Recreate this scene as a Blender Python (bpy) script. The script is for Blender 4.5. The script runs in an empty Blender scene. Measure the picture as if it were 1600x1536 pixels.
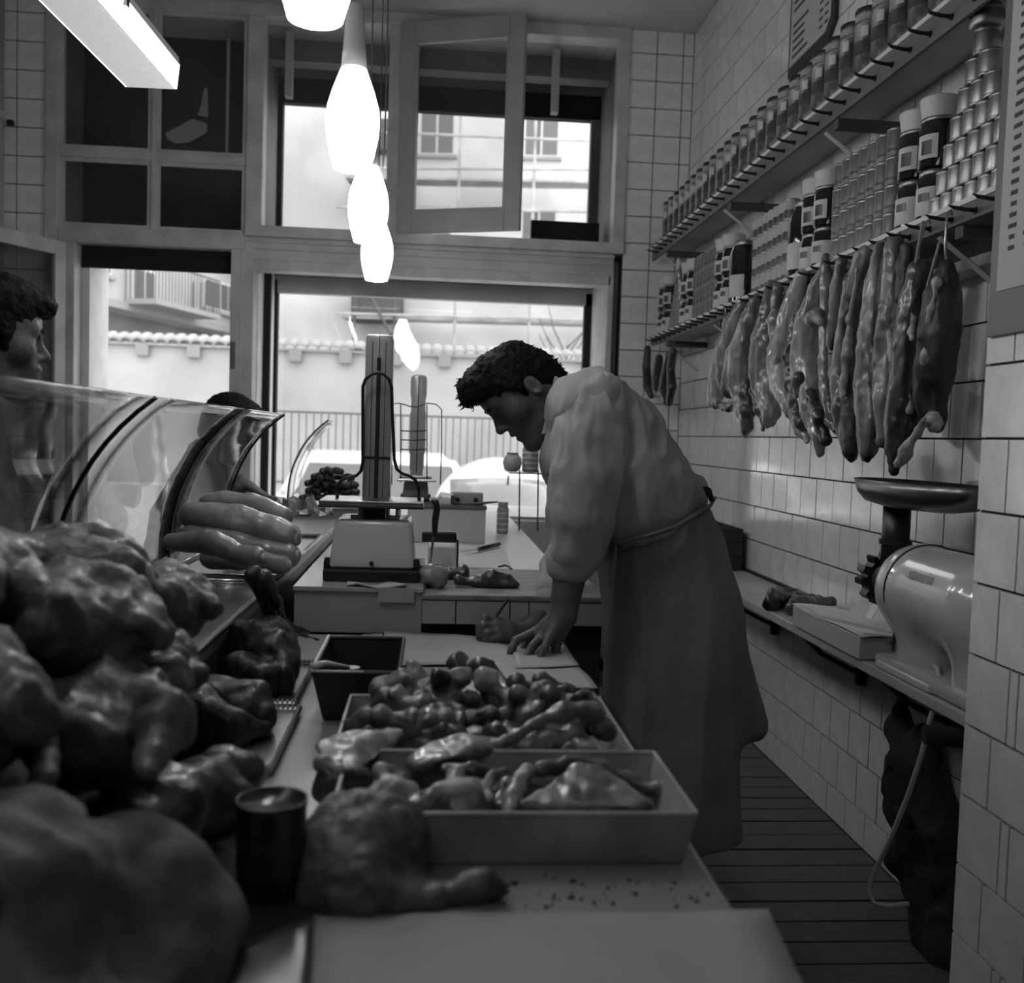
import bpy, bmesh, math, random
import numpy as np
from mathutils import Vector, Matrix, Euler

scene = bpy.context.scene
COL = scene.collection
random.seed(7)
RNG = np.random.default_rng(11)
PI = math.pi

# ------------------------------------------------------------------ camera
CAM_H = 1.28          # eye height above the shop floor
FPX = 1530.0          # focal length for a 1600 px wide frame
_d = np.array([674 - 800, 768 - 678, -FPX]); _d /= np.linalg.norm(_d)
_u = np.array([.028, 1, 0.]); _u -= _d * (_u @ _d); _u /= np.linalg.norm(_u)
CAMM = np.array([np.cross(_d, _u), _d, _u])   # camera space -> world
cam_data = bpy.data.cameras.new('camera')
cam_data.sensor_fit = 'HORIZONTAL'
cam_data.sensor_width = 56.0
cam_data.lens = 56.0 * FPX / 1600
cam_data.clip_start = .05
cam_data.clip_end = 200
cam_data.dof.use_dof = True
cam_data.dof.focus_distance = 2.6
cam_data.dof.aperture_fstop = 6.3
cam = bpy.data.objects.new('camera', cam_data)
COL.objects.link(cam)
_m = Matrix([list(r) for r in CAMM]).to_4x4()
_m.translation = (0, 0, CAM_H)
cam.matrix_world = _m
scene.camera = cam

# ------------------------------------------------------------------ light and exposure
scene.view_settings.view_transform = 'Standard'
scene.view_settings.look = 'None'
scene.view_settings.gamma = 1.0
scene.view_settings.use_curve_mapping = False
scene.view_settings.exposure = 0.45
SKY_STRENGTH = 2.7
LAMP_STRENGTH = .6
TUBE_STRENGTH = 8
world = bpy.data.worlds.new('overcast_sky')
scene.world = world
world.use_nodes = True
_bg = world.node_tree.nodes['Background']
_bg.inputs['Color'].default_value = (1, 1, 1, 1)
_bg.inputs['Strength'].default_value = SKY_STRENGTH
scene.cycles.max_bounces = 8
scene.cycles.diffuse_bounces = 4
scene.cycles.glossy_bounces = 4
scene.cycles.transparent_max_bounces = 16
scene.cycles.sample_clamp_indirect = 8.0
scene.cycles.caustics_reflective = False
scene.cycles.caustics_refractive = False


# ------------------------------------------------------------------ geometry helpers
def ray(px, py):
    return CAMM @ np.array([px - 800, 768 - py, -FPX], float)


def at_y(px, py, Y):
    r = ray(px, py); p = r * (Y / r[1]); return Vector((p[0], p[1], p[2] + CAM_H))


def at_x(px, py, X):
    r = ray(px, py); p = r * (X / r[0]); return Vector((p[0], p[1], p[2] + CAM_H))


def at_z(px, py, Z):
    r = ray(px, py); p = r * ((Z - CAM_H) / r[2]); return Vector((p[0], p[1], p[2] + CAM_H))


def project(P):
    c = CAMM.T @ np.array([P[0], P[1], P[2] - CAM_H]); return (800 + FPX * c[0] / -c[2], 768 - FPX * c[1] / -c[2])


class MB:
    """collects shapes and links them as one mesh object"""
    def __init__(self):
        self.v = []; self.f = []

    def add(self, vs, fs):
        o = len(self.v); self.v += [tuple(p) for p in vs]; self.f += [tuple(i + o for i in f) for f in fs]; return self

    def box(self, x0, x1, y0, y1, z0, z1, M=None):
        vs = [(x, y, z) for z in (z0, z1) for y in (y0, y1) for x in (x0, x1)]
        if M is not None: vs = [M @ Vector(p) for p in vs]
        return self.add(vs, [(0, 2, 3, 1), (4, 5, 7, 6), (0, 1, 5, 4), (2, 6, 7, 3), (0, 4, 6, 2), (1, 3, 7, 5)])

    def cbox(self, c, s, M=None):
        return self.box(c[0] - s[0] / 2, c[0] + s[0] / 2, c[1] - s[1] / 2, c[1] + s[1] / 2, c[2] - s[2] / 2, c[2] + s[2] / 2, M)

    def rbox(self, x0, x1, y0, y1, z0, z1, r=.01, M=None):
        """box with chamfered edges"""
        bm = bmesh.new(); bmesh.ops.create_cube(bm, size=1)
        for p in bm.verts: p.co = Vector((x0 + (p.co.x + .5) * (x1 - x0), y0 + (p.co.y + .5) * (y1 - y0), z0 + (p.co.z + .5) * (z1 - z0)))
        bmesh.ops.bevel(bm, geom=bm.edges[:], offset=r, segments=2, affect='EDGES', profile=.6)
        return self._bm(bm, M)

    def _bm(self, bm, M=None):
        bm.verts.index_update()
        vs = [(M @ p.co if M is not None else p.co.copy()) for p in bm.verts]
        fs = [[p.index for p in f.verts] for f in bm.faces]; bm.free()
        return self.add(vs, fs)

    def tube(self, pts, rad, n=8, cap=True, flat=1.0):
        pts = [Vector(p) for p in pts]; k = len(pts)
        rad = [rad] * k if not hasattr(rad, '__len__') else rad
        vs = []; fs = []
        t = (pts[1] - pts[0]).normalized()
        a = Vector((0, 0, 1)) if abs(t.z) < .9 else Vector((1, 0, 0))
        s = t.cross(a).normalized()
        for i in range(k):
            t = (pts[min(i + 1, k - 1)] - pts[max(i - 1, 0)]).normalized()
            s = (s - t * s.dot(t)).normalized(); w = t.cross(s)
            for j in range(n):
                q = 2 * PI * j / n
                vs.append(pts[i] + (s * math.cos(q) + w * math.sin(q) * flat) * rad[i])
        for i in range(k - 1):
            for j in range(n):
                a0 = i * n + j; a1 = i * n + (j + 1) % n
                fs.append((a0, a1, a1 + n, a0 + n))
        if cap: fs += [tuple(reversed(range(n))), tuple(range((k - 1) * n, k * n))]
        return self.add(vs, fs)

    def lathe(self, prof, c=(0, 0, 0), n=20, M=None, cap=True):
        """prof: (radius, height) pairs going up"""
        vs = []; fs = []
        for r, h in prof:
            for j in range(n):
                q = 2 * PI * j / n
                p = Vector((c[0] + r * math.cos(q), c[1] + r * math.sin(q), c[2] + h))
                vs.append(M @ p if M is not None else p)
        k = len(prof)
        for i in range(k - 1):
            for j in range(n):
                a0 = i * n + j; a1 = i * n + (j + 1) % n
                fs.append((a0, a1, a1 + n, a0 + n))
        if cap: fs += [tuple(reversed(range(n))), tuple(range((k - 1) * n, k * n))]
        return self.add(vs, fs)

    def prism(self, poly, d, M=None):
        """poly: list of 3-D points, d: extrusion vector"""
        n = len(poly); d = Vector(d); P = [Vector(p) for p in poly]
        vs = P + [p + d for p in P]
        if M is not None: vs = [M @ p for p in vs]
        fs = [tuple(range(n)), tuple(reversed(range(n, 2 * n)))]
        fs += [((i + 1) % n, i, i + n, (i + 1) % n + n) for i in range(n)]
        return self.add(vs, fs)

    def sheet(self, grid, th=.001, up=None):
        """grid of points (rows of equal length) made into a thin closed sheet"""
        R = len(grid); K = len(grid[0]); P = [[Vector(p) for p in r] for r in grid]
        N = [[None] * K for _ in range(R)]
        for i in range(R):
            for j in range(K):
                a = P[min(i + 1, R - 1)][j] - P[max(i - 1, 0)][j]; b = P[i][min(j + 1, K - 1)] - P[i][max(j - 1, 0)]
                nn = a.cross(b); N[i][j] = nn.normalized() if nn.length > 1e-12 else Vector((0, 0, 1))
        vs = [P[i][j] + N[i][j] * th / 2 for i in range(R) for j in range(K)] + [P[i][j] - N[i][j] * th / 2 for i in range(R) for j in range(K)]
        o = R * K; fs = []
        for i in range(R - 1):
            for j in range(K - 1):
                a = i * K + j; fs.append((a, a + K, a + K + 1, a + 1)); fs.append((a + o, a + o + 1, a + o + K + 1, a + o + K))
        edge = [j for j in range(K)] + [i * K + K - 1 for i in range(1, R)] + [(R - 1) * K + j for j in range(K - 2, -1, -1)] + [i * K for i in range(R - 2, 0, -1)]
        for a, b in zip(edge, edge[1:] + edge[:1]): fs.append((a, b, b + o, a + o))
        return self.add(vs, fs)

    def build(self, name, mat, parent=None, smooth=False, angle=None):
        me = bpy.data.meshes.new(name)
        me.from_pydata([tuple(p) for p in self.v], [], self.f)
        bm = bmesh.new(); bm.from_mesh(me); bmesh.ops.recalc_face_normals(bm, faces=bm.faces[:]); bm.to_mesh(me); bm.free()
        if smooth or angle: shade(me, angle)
        return link(name, me, mat, parent)


def shade(me, angle=None):
    me.polygons.foreach_set('use_smooth', [True] * len(me.polygons))
    if angle: me.set_sharp_from_angle(angle=math.radians(angle))


def link(name, me, mat=None, parent=None):
    o = bpy.data.objects.new(name, me); COL.objects.link(o)
    if mat is not None and not len(me.materials): me.materials.append(mat)
    if parent is not None: adopt(o, parent)
    return o


def world_of(o):
    m = o.matrix_basis.copy()
    if o.parent is not None: m = world_of(o.parent) @ o.matrix_parent_inverse @ m
    return m


def adopt(o, parent):
    """o's mesh is written in world coordinates; keep it there under its parent"""
    o.parent = parent; o.matrix_parent_inverse = world_of(parent).inverted()


def tag(o, label, cat, group=None, kind=None):
    o['label'] = label; o['category'] = cat
    if group: o['group'] = group
    if kind: o['kind'] = kind
    return o


def struct(o, label=None, cat=None):
    o['kind'] = 'structure'
    if label: o['label'] = label
    if cat: o['category'] = cat
    return o


def thing(name, label, cat, loc=(0, 0, 0), group=None):
    o = bpy.data.objects.new(name, None); COL.objects.link(o); o.location = loc; o.empty_display_size = .05
    return tag(o, label, cat, group)


def dup(root, M, label=None):
    """copy of a thing with its parts and sub-parts, placed by the matrix M"""
    r = root.copy(); COL.objects.link(r); r.matrix_basis = M
    if label: r['label'] = label
    for ch in root.children:
        c = ch.copy(); COL.objects.link(c); c.parent = r; c.matrix_parent_inverse = ch.matrix_parent_inverse
        for g in ch.children:
            e = g.copy(); COL.objects.link(e); e.parent = c; e.matrix_parent_inverse = g.matrix_parent_inverse
    return r


ORD = ('first second third fourth fifth sixth seventh eighth ninth tenth eleventh twelfth thirteenth fourteenth fifteenth sixteenth seventeenth '
       'eighteenth nineteenth twentieth').split() + ['twenty-' + s for s in 'first second third fourth fifth sixth seventh eighth ninth'.split()] + ['thirtieth']


# ------------------------------------------------------------------ materials
MATS = {}


def mat(name, c, rough=.5, metal=0., var=0., vscale=8., bump=0., bscale=40., spec=.5, coat=0., stretch=None, dark=None, coords='Object'):
    """grey procedural material: noise varies the tone, a finer noise gives relief"""
    if name in MATS: return MATS[name]
    m = bpy.data.materials.new(name); m.use_nodes = True; nt = m.node_tree; b = nt.nodes['Principled BSDF']
    b.inputs['Base Color'].default_value = (c, c, c, 1); b.inputs['Roughness'].default_value = rough
    b.inputs['Metallic'].default_value = metal; b.inputs['Specular IOR Level'].default_value = spec
    b.inputs['Coat Weight'].default_value = coat; b.inputs['Coat Roughness'].default_value = .06
    if var or bump or dark is not None:
        tc = nt.nodes.new('ShaderNodeTexCoord'); mp = nt.nodes.new('ShaderNodeMapping')
        nt.links.new(tc.outputs[coords], mp.inputs['Vector'])
        if stretch: mp.inputs['Scale'].default_value = stretch
    if var or dark is not None:
        n = nt.nodes.new('ShaderNodeTexNoise'); n.inputs['Scale'].default_value = vscale; n.inputs['Detail'].default_value = 4
        nt.links.new(mp.outputs[0], n.inputs['Vector'])
        r = nt.nodes.new('ShaderNodeValToRGB')
        lo = dark if dark is not None else c * (1 - var); hi = c if dark is not None else c * (1 + var)
        r.color_ramp.elements[0].position = .38; r.color_ramp.elements[1].position = .62
        r.color_ramp.elements[0].color = (lo, lo, lo, 1); r.color_ramp.elements[1].color = (hi, hi, hi, 1)
        nt.links.new(n.outputs['Fac'], r.inputs[0]); nt.links.new(r.outputs[0], b.inputs['Base Color'])
    if bump:
        n2 = nt.nodes.new('ShaderNodeTexNoise'); n2.inputs['Scale'].default_value = bscale; n2.inputs['Detail'].default_value = 3
        nt.links.new(mp.outputs[0], n2.inputs['Vector'])
        bp = nt.nodes.new('ShaderNodeBump'); bp.inputs['Strength'].default_value = bump; bp.inputs['Distance'].default_value = .01
        nt.links.new(n2.outputs['Fac'], bp.inputs['Height']); nt.links.new(bp.outputs[0], b.inputs['Normal'])
    MATS[name] = m; return m


def glass_mat(name, tint=.93, rough=.02, refl=1.0, base=.045, wave=0.):
    """thin pane: see-through, with a mirror reflection that grows at grazing angles"""
    if name in MATS: return MATS[name]
    m = bpy.data.materials.new(name); m.use_nodes = True; nt = m.node_tree; nt.nodes.clear()
    out = nt.nodes.new('ShaderNodeOutputMaterial'); mx = nt.nodes.new('ShaderNodeMixShader')
    tr = nt.nodes.new('ShaderNodeBsdfTransparent'); gl = nt.nodes.new('ShaderNodeBsdfGlossy')
    tr.inputs[0].default_value = (tint, tint, tint, 1); gl.inputs['Roughness'].default_value = rough; gl.inputs[0].default_value = (refl,) * 3 + (1,)
    lw = nt.nodes.new('ShaderNodeLayerWeight'); lw.inputs[0].default_value = .5
    pw = nt.nodes.new('ShaderNodeMath'); pw.operation = 'POWER'; pw.inputs[1].default_value = 5.0
    fr = nt.nodes.new('ShaderNodeMath'); fr.operation = 'MULTIPLY_ADD'; fr.inputs[1].default_value = .85; fr.inputs[2].default_value = base
    if wave:
        tc = nt.nodes.new('ShaderNodeTexCoord'); mp = nt.nodes.new('ShaderNodeMapping'); mp.inputs['Scale'].default_value = (2.5, .35, 2.5); nt.links.new(tc.outputs['Object'], mp.inputs[0])
        nz = nt.nodes.new('ShaderNodeTexNoise'); nz.inputs['Scale'].default_value = 5; nz.inputs['Detail'].default_value = 0; nt.links.new(mp.outputs[0], nz.inputs['Vector'])
        bp = nt.nodes.new('ShaderNodeBump'); bp.inputs['Strength'].default_value = wave; bp.inputs['Distance'].default_value = .02; nt.links.new(nz.outputs['Fac'], bp.inputs['Height']); nt.links.new(bp.outputs[0], gl.inputs['Normal'])
    nt.links.new(lw.outputs['Facing'], pw.inputs[0]); nt.links.new(pw.outputs[0], fr.inputs[0])
    nt.links.new(fr.outputs[0], mx.inputs[0]); nt.links.new(tr.outputs[0], mx.inputs[1]); nt.links.new(gl.outputs[0], mx.inputs[2])
    nt.links.new(mx.outputs[0], out.inputs[0]); MATS[name] = m; return m


def glow_mat(name, c, strength):
    if name in MATS: return MATS[name]
    m = bpy.data.materials.new(name); m.use_nodes = True; b = m.node_tree.nodes['Principled BSDF']
    b.inputs['Base Color'].default_value = (c, c, c, 1); b.inputs['Emission Color'].default_value = (1, 1, 1, 1)
    b.inputs['Emission Strength'].default_value = strength; b.inputs['Roughness'].default_value = .3
    MATS[name] = m; return m


TILE = mat('white_glazed_tile', .82, .10, var=.05, vscale=3, coat=.8, spec=.7, coords='Generated')
GROUT = mat('dark_grout', .035, .9)
FRAME = mat('grey_painted_wood', .55, .45, var=.12, vscale=6, bump=.15, bscale=30)
FRAMEL = mat('pale_painted_wood', .52, .45, var=.1, vscale=6)
PLASTER = mat('ceiling_plaster', .5, .9, var=.08, vscale=2)
DARKWOOD = mat('dark_wood', .05, .6, var=.4, vscale=20, stretch=(1, 8, 8), bump=.3)
BLACK = mat('black_enamel', .012, .35)
BLACKM = mat('black_matt', .01, .8)
STEEL = mat('brushed_steel', .45, .28, metal=1., var=.15, vscale=30)
CHROME = mat('chrome', .7, .12, metal=1.)
TIN = mat('tin_plate', .27, .38, metal=1., var=.15, vscale=20)
IRON = mat('dark_iron', .03, .45, metal=.6)
ENAMEL = mat('white_enamel', .55, .25, coat=.4, var=.03)
ENAMELG = mat('grey_enamel', .30, .3, coat=.3)
PAPER = mat('wrapping_paper', .33, .7, var=.05, vscale=6, bump=.1, bscale=12)
GLASS = glass_mat('window_glass', .94)
CASEGLASS = glass_mat('curved_case_glass', .80, .04, base=.10, wave=.35)


# ------------------------------------------------------------------ soft-body modelling (signed distance fields -> smooth mesh)
def surface_nets(f, org, h):
    nx, ny, nz = f.shape
    s = f < 0
    cnt = np.zeros((nx - 1, ny - 1, nz - 1), np.uint8)
    for a in (0, 1):
        for b in (0, 1):
            for c in (0, 1): cnt += s[a:nx - 1 + a, b:ny - 1 + b, c:nz - 1 + c]
    act = (cnt > 0) & (cnt < 8)
    I = np.argwhere(act); n = len(I)
    idx = np.full(act.shape, -1, np.int64); idx[act] = np.arange(n)
    acc = np.zeros((n, 3)); num = np.zeros(n)
    E = [((a, b, c), ax) for ax in range(3) for a in (0, 1) for b in (0, 1) for c in (0, 1) if (a, b, c)[ax] == 0]
    for o, ax in E:
        o = np.array(o); e = np.zeros(3, int); e[ax] = 1
        A = I + o; B = A + e
        fa = f[A[:, 0], A[:, 1], A[:, 2]]; fb = f[B[:, 0], B[:, 1], B[:, 2]]
        cr = (fa < 0) != (fb < 0)
        t = np.where(cr, fa / np.where(cr, fa - fb, 1), 0)
        p = A + e * t[:, None]
        acc[cr] += p[cr]; num[cr] += 1
    V = acc / num[:, None] * h + org
    Q = []
    for ax in range(3):
        sl0 = [slice(None)] * 3; sl1 = [slice(None)] * 3; sl0[ax] = slice(0, -1); sl1[ax] = slice(1, None)
        s0 = s[tuple(sl0)]; s1 = s[tuple(sl1)]
        ch = np.argwhere(s0 != s1); u, w = [(1, 2), (2, 0), (0, 1)][ax]
        ok = (ch[:, u] > 0) & (ch[:, w] > 0) & (ch[:, u] < f.shape[u] - 1) & (ch[:, w] < f.shape[w] - 1)
        ch = ch[ok]
        if not len(ch): continue
        flip = s0[ch[:, 0], ch[:, 1], ch[:, 2]]
        def at(du, dw):
            c = ch.copy(); c[:, u] += du; c[:, w] += dw; return idx[c[:, 0], c[:, 1], c[:, 2]]
        q = np.stack([at(-1, -1), at(0, -1), at(0, 0), at(-1, 0)], 1)
        q[~flip] = q[~flip][:, ::-1]; Q.append(q)
    Q = np.concatenate(Q)
    return V, Q[(Q >= 0).all(1)]


_NG = RNG.standard_normal((32, 32, 32))


def noise3(P, scale):
    """smooth lattice noise, P is (n,3)"""
    q = np.asarray(P) * scale; i = np.floor(q).astype(int); t = q - i; t = t * t * (3 - 2 * t); out = 0
    for a in (0, 1):
        for b in (0, 1):
            for c in (0, 1):
                w = (t[:, 0] if a else 1 - t[:, 0]) * (t[:, 1] if b else 1 - t[:, 1]) * (t[:, 2] if c else 1 - t[:, 2])
                out = out + w * _NG[(i[:, 0] + a) % 32, (i[:, 1] + b) % 32, (i[:, 2] + c) % 32]
    return out


class Soft:
    """smooth union of tapered limbs and ellipsoids"""
    def __init__(self, h=.006, k=.02):
        self.h = h; self.k = k; self.P = []

    def limb(self, pts, rad, k=None, flat=None, sub=False):
        rad = [rad] * len(pts) if not hasattr(rad, '__len__') else rad
        self.P.append(('c', np.array([tuple(p) for p in pts], float), np.array(rad, float), None, None, self.k if k is None else k, sub))
        return self

    def ball(self, c, r, rot=None, k=None, sub=False):
        r = np.array(r if hasattr(r, '__len__') else (r, r, r), float)
        R = np.array((rot if isinstance(rot, Matrix) else Euler(rot).to_matrix())) if rot is not None else np.eye(3)
        self.P.append(('e', np.array(c, float), r, R, None, self.k if k is None else k, sub)); return self

    def slab(self, c, half, rot=None, r=.005, k=None, sub=False):
        R = np.array((rot if isinstance(rot, Matrix) else Euler(rot).to_matrix())) if rot is not None else np.eye(3)
        self.P.append(('b', np.array(c, float), np.array(half, float), R, r, self.k if k is None else k, sub)); return self

    def mesh(self, noise=(), smooth=0):
        lo = np.full(3, 1e9); hi = -lo
        bb = []
        for p in self.P:
            if p[0] == 'c':
                a = (p[1] - p[2][:, None]).min(0); b = (p[1] + p[2][:, None]).max(0)
            elif p[0] == 'e':
                e = np.sqrt(((p[3] * p[2]) ** 2).sum(1)); a = p[1] - e; b = p[1] + e
            else:
                e = np.abs(p[3]) @ (p[2] + p[4]); a = p[1] - e; b = p[1] + e
            bb.append((a, b))
            if not p[6]: lo = np.minimum(lo, a); hi = np.maximum(hi, b)
        h = self.h; org = lo - 3 * h; n = np.ceil((hi - lo) / h).astype(int) + 7
        f = np.full(n, 1.0, np.float32)
        ax = [org[i] + h * np.arange(n[i]) for i in range(3)]
        for p, (a, b) in zip(self.P, bb):
            pad = p[5] * 1.2 + 2.5 * h
            i0 = np.clip(np.floor((a - pad - org) / h).astype(int), 0, n - 1); i1 = np.clip(np.ceil((b + pad - org) / h).astype(int) + 1, 1, n)
            if (i1 <= i0).any(): continue
            X = ax[0][i0[0]:i1[0], None, None]; Y = ax[1][None, i0[1]:i1[1], None]; Z = ax[2][None, None, i0[2]:i1[2]]
            if p[0] == 'c':
                d = None
                for A, B, ra, rb in zip(p[1], p[1][1:], p[2], p[2][1:]):
                    D = B - A; L = max(D @ D, 1e-12)
                    t = np.clip(((X - A[0]) * D[0] + (Y - A[1]) * D[1] + (Z - A[2]) * D[2]) / L, 0, 1)
                    e = np.sqrt((X - A[0] - t * D[0]) ** 2 + (Y - A[1] - t * D[1]) ** 2 + (Z - A[2] - t * D[2]) ** 2) - (ra + (rb - ra) * t)
                    if d is None: d = e
                    else:
                        q_ = np.maximum(.004 - np.abs(d - e), 0) / .004; d = np.minimum(d, e) - q_ * q_ * .001
            else:
                R = p[3]; q = [(X - p[1][0]) * R[0, j] + (Y - p[1][1]) * R[1, j] + (Z - p[1][2]) * R[2, j] for j in range(3)]
                if p[0] == 'e':
                    r = p[2]; k0 = np.sqrt(sum((q[j] / r[j]) ** 2 for j in range(3))); k1 = np.sqrt(sum((q[j] / r[j] ** 2) ** 2 for j in range(3)))
                    d = k0 * (k0 - 1) / np.maximum(k1, 1e-9)
                else:
                    w = [np.abs(q[j]) - p[2][j] for j in range(3)]
                    d = np.sqrt(sum(np.maximum(v, 0) ** 2 for v in w)) + np.minimum(np.maximum(np.maximum(w[0], w[1]), w[2]), 0) - p[4]
            S = (slice(i0[0], i1[0]), slice(i0[1], i1[1]), slice(i0[2], i1[2])); g = f[S]; k = max(p[5], 1e-6)
            if p[6]:
                e = np.maximum(k - np.abs(g + d), 0) / k; f[S] = np.maximum(g, -d) + e * e * k / 4
            else:
                e = np.maximum(k - np.abs(g - d), 0) / k; f[S] = np.minimum(g, d) - e * e * k / 4
        V, Q = surface_nets(f, org, h)
        # relax the lattice steps, then push along normals by the noise
        for _ in range(smooth):
            S = np.zeros_like(V); c = np.zeros(len(V))
            for i in range(4):
                np.add.at(S, Q[:, i], V[Q[:, (i + 1) % 4]] + V[Q[:, (i + 3) % 4]]); np.add.at(c, Q[:, i], 2)
            V = .5 * V + .5 * S / np.maximum(c, 1)[:, None]
        if noise:
            N = np.zeros_like(V); fn = np.cross(V[Q[:, 2]] - V[Q[:, 0]], V[Q[:, 3]] - V[Q[:, 1]])
            for i in range(4): np.add.at(N, Q[:, i], fn)
            N /= np.maximum(np.linalg.norm(N, axis=1), 1e-12)[:, None]; off = 0
            for nz_ in noise:
                sc_, am = nz_[:2]; sc_ = np.array(sc_ if hasattr(sc_, '__len__') else (sc_,) * 3, float); w_ = noise3(V + 3.7, sc_)
                off = off + am * (w_ if len(nz_) == 2 else np.abs(w_) - .55)
            V = V + N * off[:, None]
        return V, Q

    def build(self, name, m, parent=None, noise=(), smooth=1):
        V, Q = self.mesh(noise, smooth)
        me = bpy.data.meshes.new(name)
        me.vertices.add(len(V)); me.vertices.foreach_set('co', V.astype(np.float32).ravel())
        me.loops.add(Q.size); me.loops.foreach_set('vertex_index', Q.astype(np.int32).ravel())
        me.polygons.add(len(Q)); me.polygons.foreach_set('loop_start', np.arange(0, Q.size, 4, dtype=np.int32))
        me.polygons.foreach_set('use_smooth', np.ones(len(Q), bool))
        me.update(calc_edges=True); me.validate()
        return link(name, me, m, parent)

# ================================================================== ROOM SHELL
XW = 1.41        # right wall face
YF = 5.53        # front wall face
ZC = 3.57        # ceiling
XL = -2.75       # left wall face
YB = -1.2        # back of the shop
ZT = 1.313       # a tile course line
TS = .15         # tile module

# floor: dark boards laid across the aisle
fl = MB().box(XL, XW, YB, YF + .5, -.06, -.02).build('floor', mat('floor_bed', .015, .9)); struct(fl)
PLANK = mat('worn_floor_board', .085, .55, var=.45, vscale=5, stretch=(2, 14, 2), bump=.25, bscale=20)
pm = MB().rbox(-.5, .5, -.5, .5, -.5, .5, .02).build('plank', PLANK, fl); pme = pm.data; bpy.data.objects.remove(pm)
y = .4; i = 0
while y < 4.9:
    w = .098 + .012 * random.random()
    o = link('plank', pme, None, fl); o.scale = (1.07, w, .02); o.location = (.872, y + w / 2, -.01 - .002 * random.random())
    o.rotation_euler.z = .004 * (random.random() - .5); y += w + .008
cs = MB().box(XL, .395, YB, YF, -.02, -.004).build('floor_tiles', mat('stone_floor', .12, .4, var=.3), fl)

# right wall, its tiles one by one
wr = MB().box(XW + .006, XW + .25, YB, YF + .2, -.05, ZC).build('wall_right', GROUT); struct(wr)
tb = MB().rbox(-.5, .5, -.5, .5, -.5, .5, .012).build('tile', TILE, wr); tme = tb.data; bpy.data.objects.remove(tb)
cand = []
row = 0; z = ZT - 9 * TS; gap = .0055
while z < ZC:
    off = (.075 if row % 2 else 0) + .028
    y1 = YF - off
    cols = [(y1, YF)] if off > .02 else []
    while y1 > 1.35:
        cols.append((y1 - TS, y1)); y1 -= TS
    for a, b in cols:
        z0, z1 = max(z, 0), min(z + TS, ZC)
        if z1 - z0 < .02: continue
        p = [project((XW, yy, zz)) for yy in (a, b) for zz in (z0, z1)]
        xs = [q[0] for q in p]; ys = [q[1] for q in p]
        vis = max(ys) > 0 and min(ys) < 1536 and max(xs) < 1560 and b > 1.9
        cand.append((((max(xs) - min(xs)) * (max(ys) - min(ys)) if vis else -1), a, b, z0, z1))
    row += 1; z += TS
cand.sort(key=lambda c: -c[0])
rest = MB()
for k, (s, a, b, z0, z1) in enumerate(cand):
    if k < 300 and s > 0:
        o = link('tile', tme, None, wr); o.location = (XW + .004 + .0012 * random.random(), (a + b) / 2, (z0 + z1) / 2)
        o.scale = (.008, b - a - gap, z1 - z0 - gap); o.rotation_euler = (0, .006 * (random.random() - .5), .007 * (random.random() - .5))
    elif s > 0: rest.box(XW, XW + .008, a + gap / 2, b - gap / 2, z0 + gap / 2, z1 - gap / 2)
    else: rest.box(XW, XW + .008, a + gap / 2, b - gap / 2, z0 + gap / 2, z1 - gap / 2)
o = rest.build('remaining_tiles', TILE, wr); o['kind'] = 'stuff'

# tiled pillar standing out of the right wall near the viewer
PX, PY = 1.137, 1.95
pl = MB().box(PX + .007, XW + .02, 1.0, PY - .007, 0, ZC).build('pillar', GROUT); struct(pl)
z = ZT - 9 * TS - .005; row = 0
while z < ZC:
    z0, z1 = max(z, 0), min(z + TS, ZC)
    if z1 - z0 > .02:
        y1 = PY; wid = [(.1, .15, .03, .15, .15, .15), (.15, .03, .15, .15, .15, .15)][row % 2]
        for w in wid:
            a = max(y1 - w, 1.0)
            if a >= y1 - .01: break
            o = link('tile', tme, None, pl); o.location = (PX + .004, (a + y1) / 2, (z0 + z1) / 2); o.scale = (.008, y1 - a - gap, z1 - z0 - gap)
            o.rotation_euler = (0, .004 * (random.random() - .5), .004 * (random.random() - .5)); y1 = a
        for a, b in ((PX, PX + .15), (PX + .15, XW)):
            o = link('tile', tme, None, pl); o.location = ((a + b) / 2, PY - .004, (z0 + z1) / 2); o.scale = (b - a - gap, .008, z1 - z0 - gap)
    z += TS; row += 1

# front wall: masonry pieces left, right and above the joinery
wf = MB()
wf.box(1.045, XW + .25, YF + .006, YF + .3, -.05, ZC).box(XL - .2, -2.10, YF + .006, YF + .3, -.05, ZC)
wf = wf.build('wall_front', GROUT); struct(wf)
z = ZT - 9 * TS + .03
while z < ZC:
    z0, z1 = max(z, 0), min(z + TS, ZC)
    if z1 - z0 > .02:
        for a, b in ((1.047, 1.055 + .145), (1.2, 1.35), (1.35, XW), (-2.25, -2.10), (-2.40, -2.25), (-2.55, -2.40), (-2.7, -2.55), (XL, -2.7)):
            o = link('tile', tme, None, wf); o.location = ((a + b) / 2, YF + .004, (z0 + z1) / 2); o.scale = (b - a - gap, .008, z1 - z0 - gap)
            o.rotation_euler = (.006 * (random.random() - .5), 0, .006 * (random.random() - .5))
    z += TS
# left wall, back wall, ceiling
WALLP = mat('left_wall_paint', .22, .6, var=.1, vscale=2)
struct(MB().box(XL - .2, XL, YB, YF + .3, -.05, ZC).build('wall_left', WALLP))
struct(MB().box(XL - .2, XW + .25, YB - .2, YB, -.05, ZC).build('wall_back', mat('back_wall_paint', .30, .7, var=.1, vscale=2)))
struct(MB().box(XL - .2, XW + .25, YB - .2, YF + .3, ZC, ZC + .2).build('ceiling', PLASTER))

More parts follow.
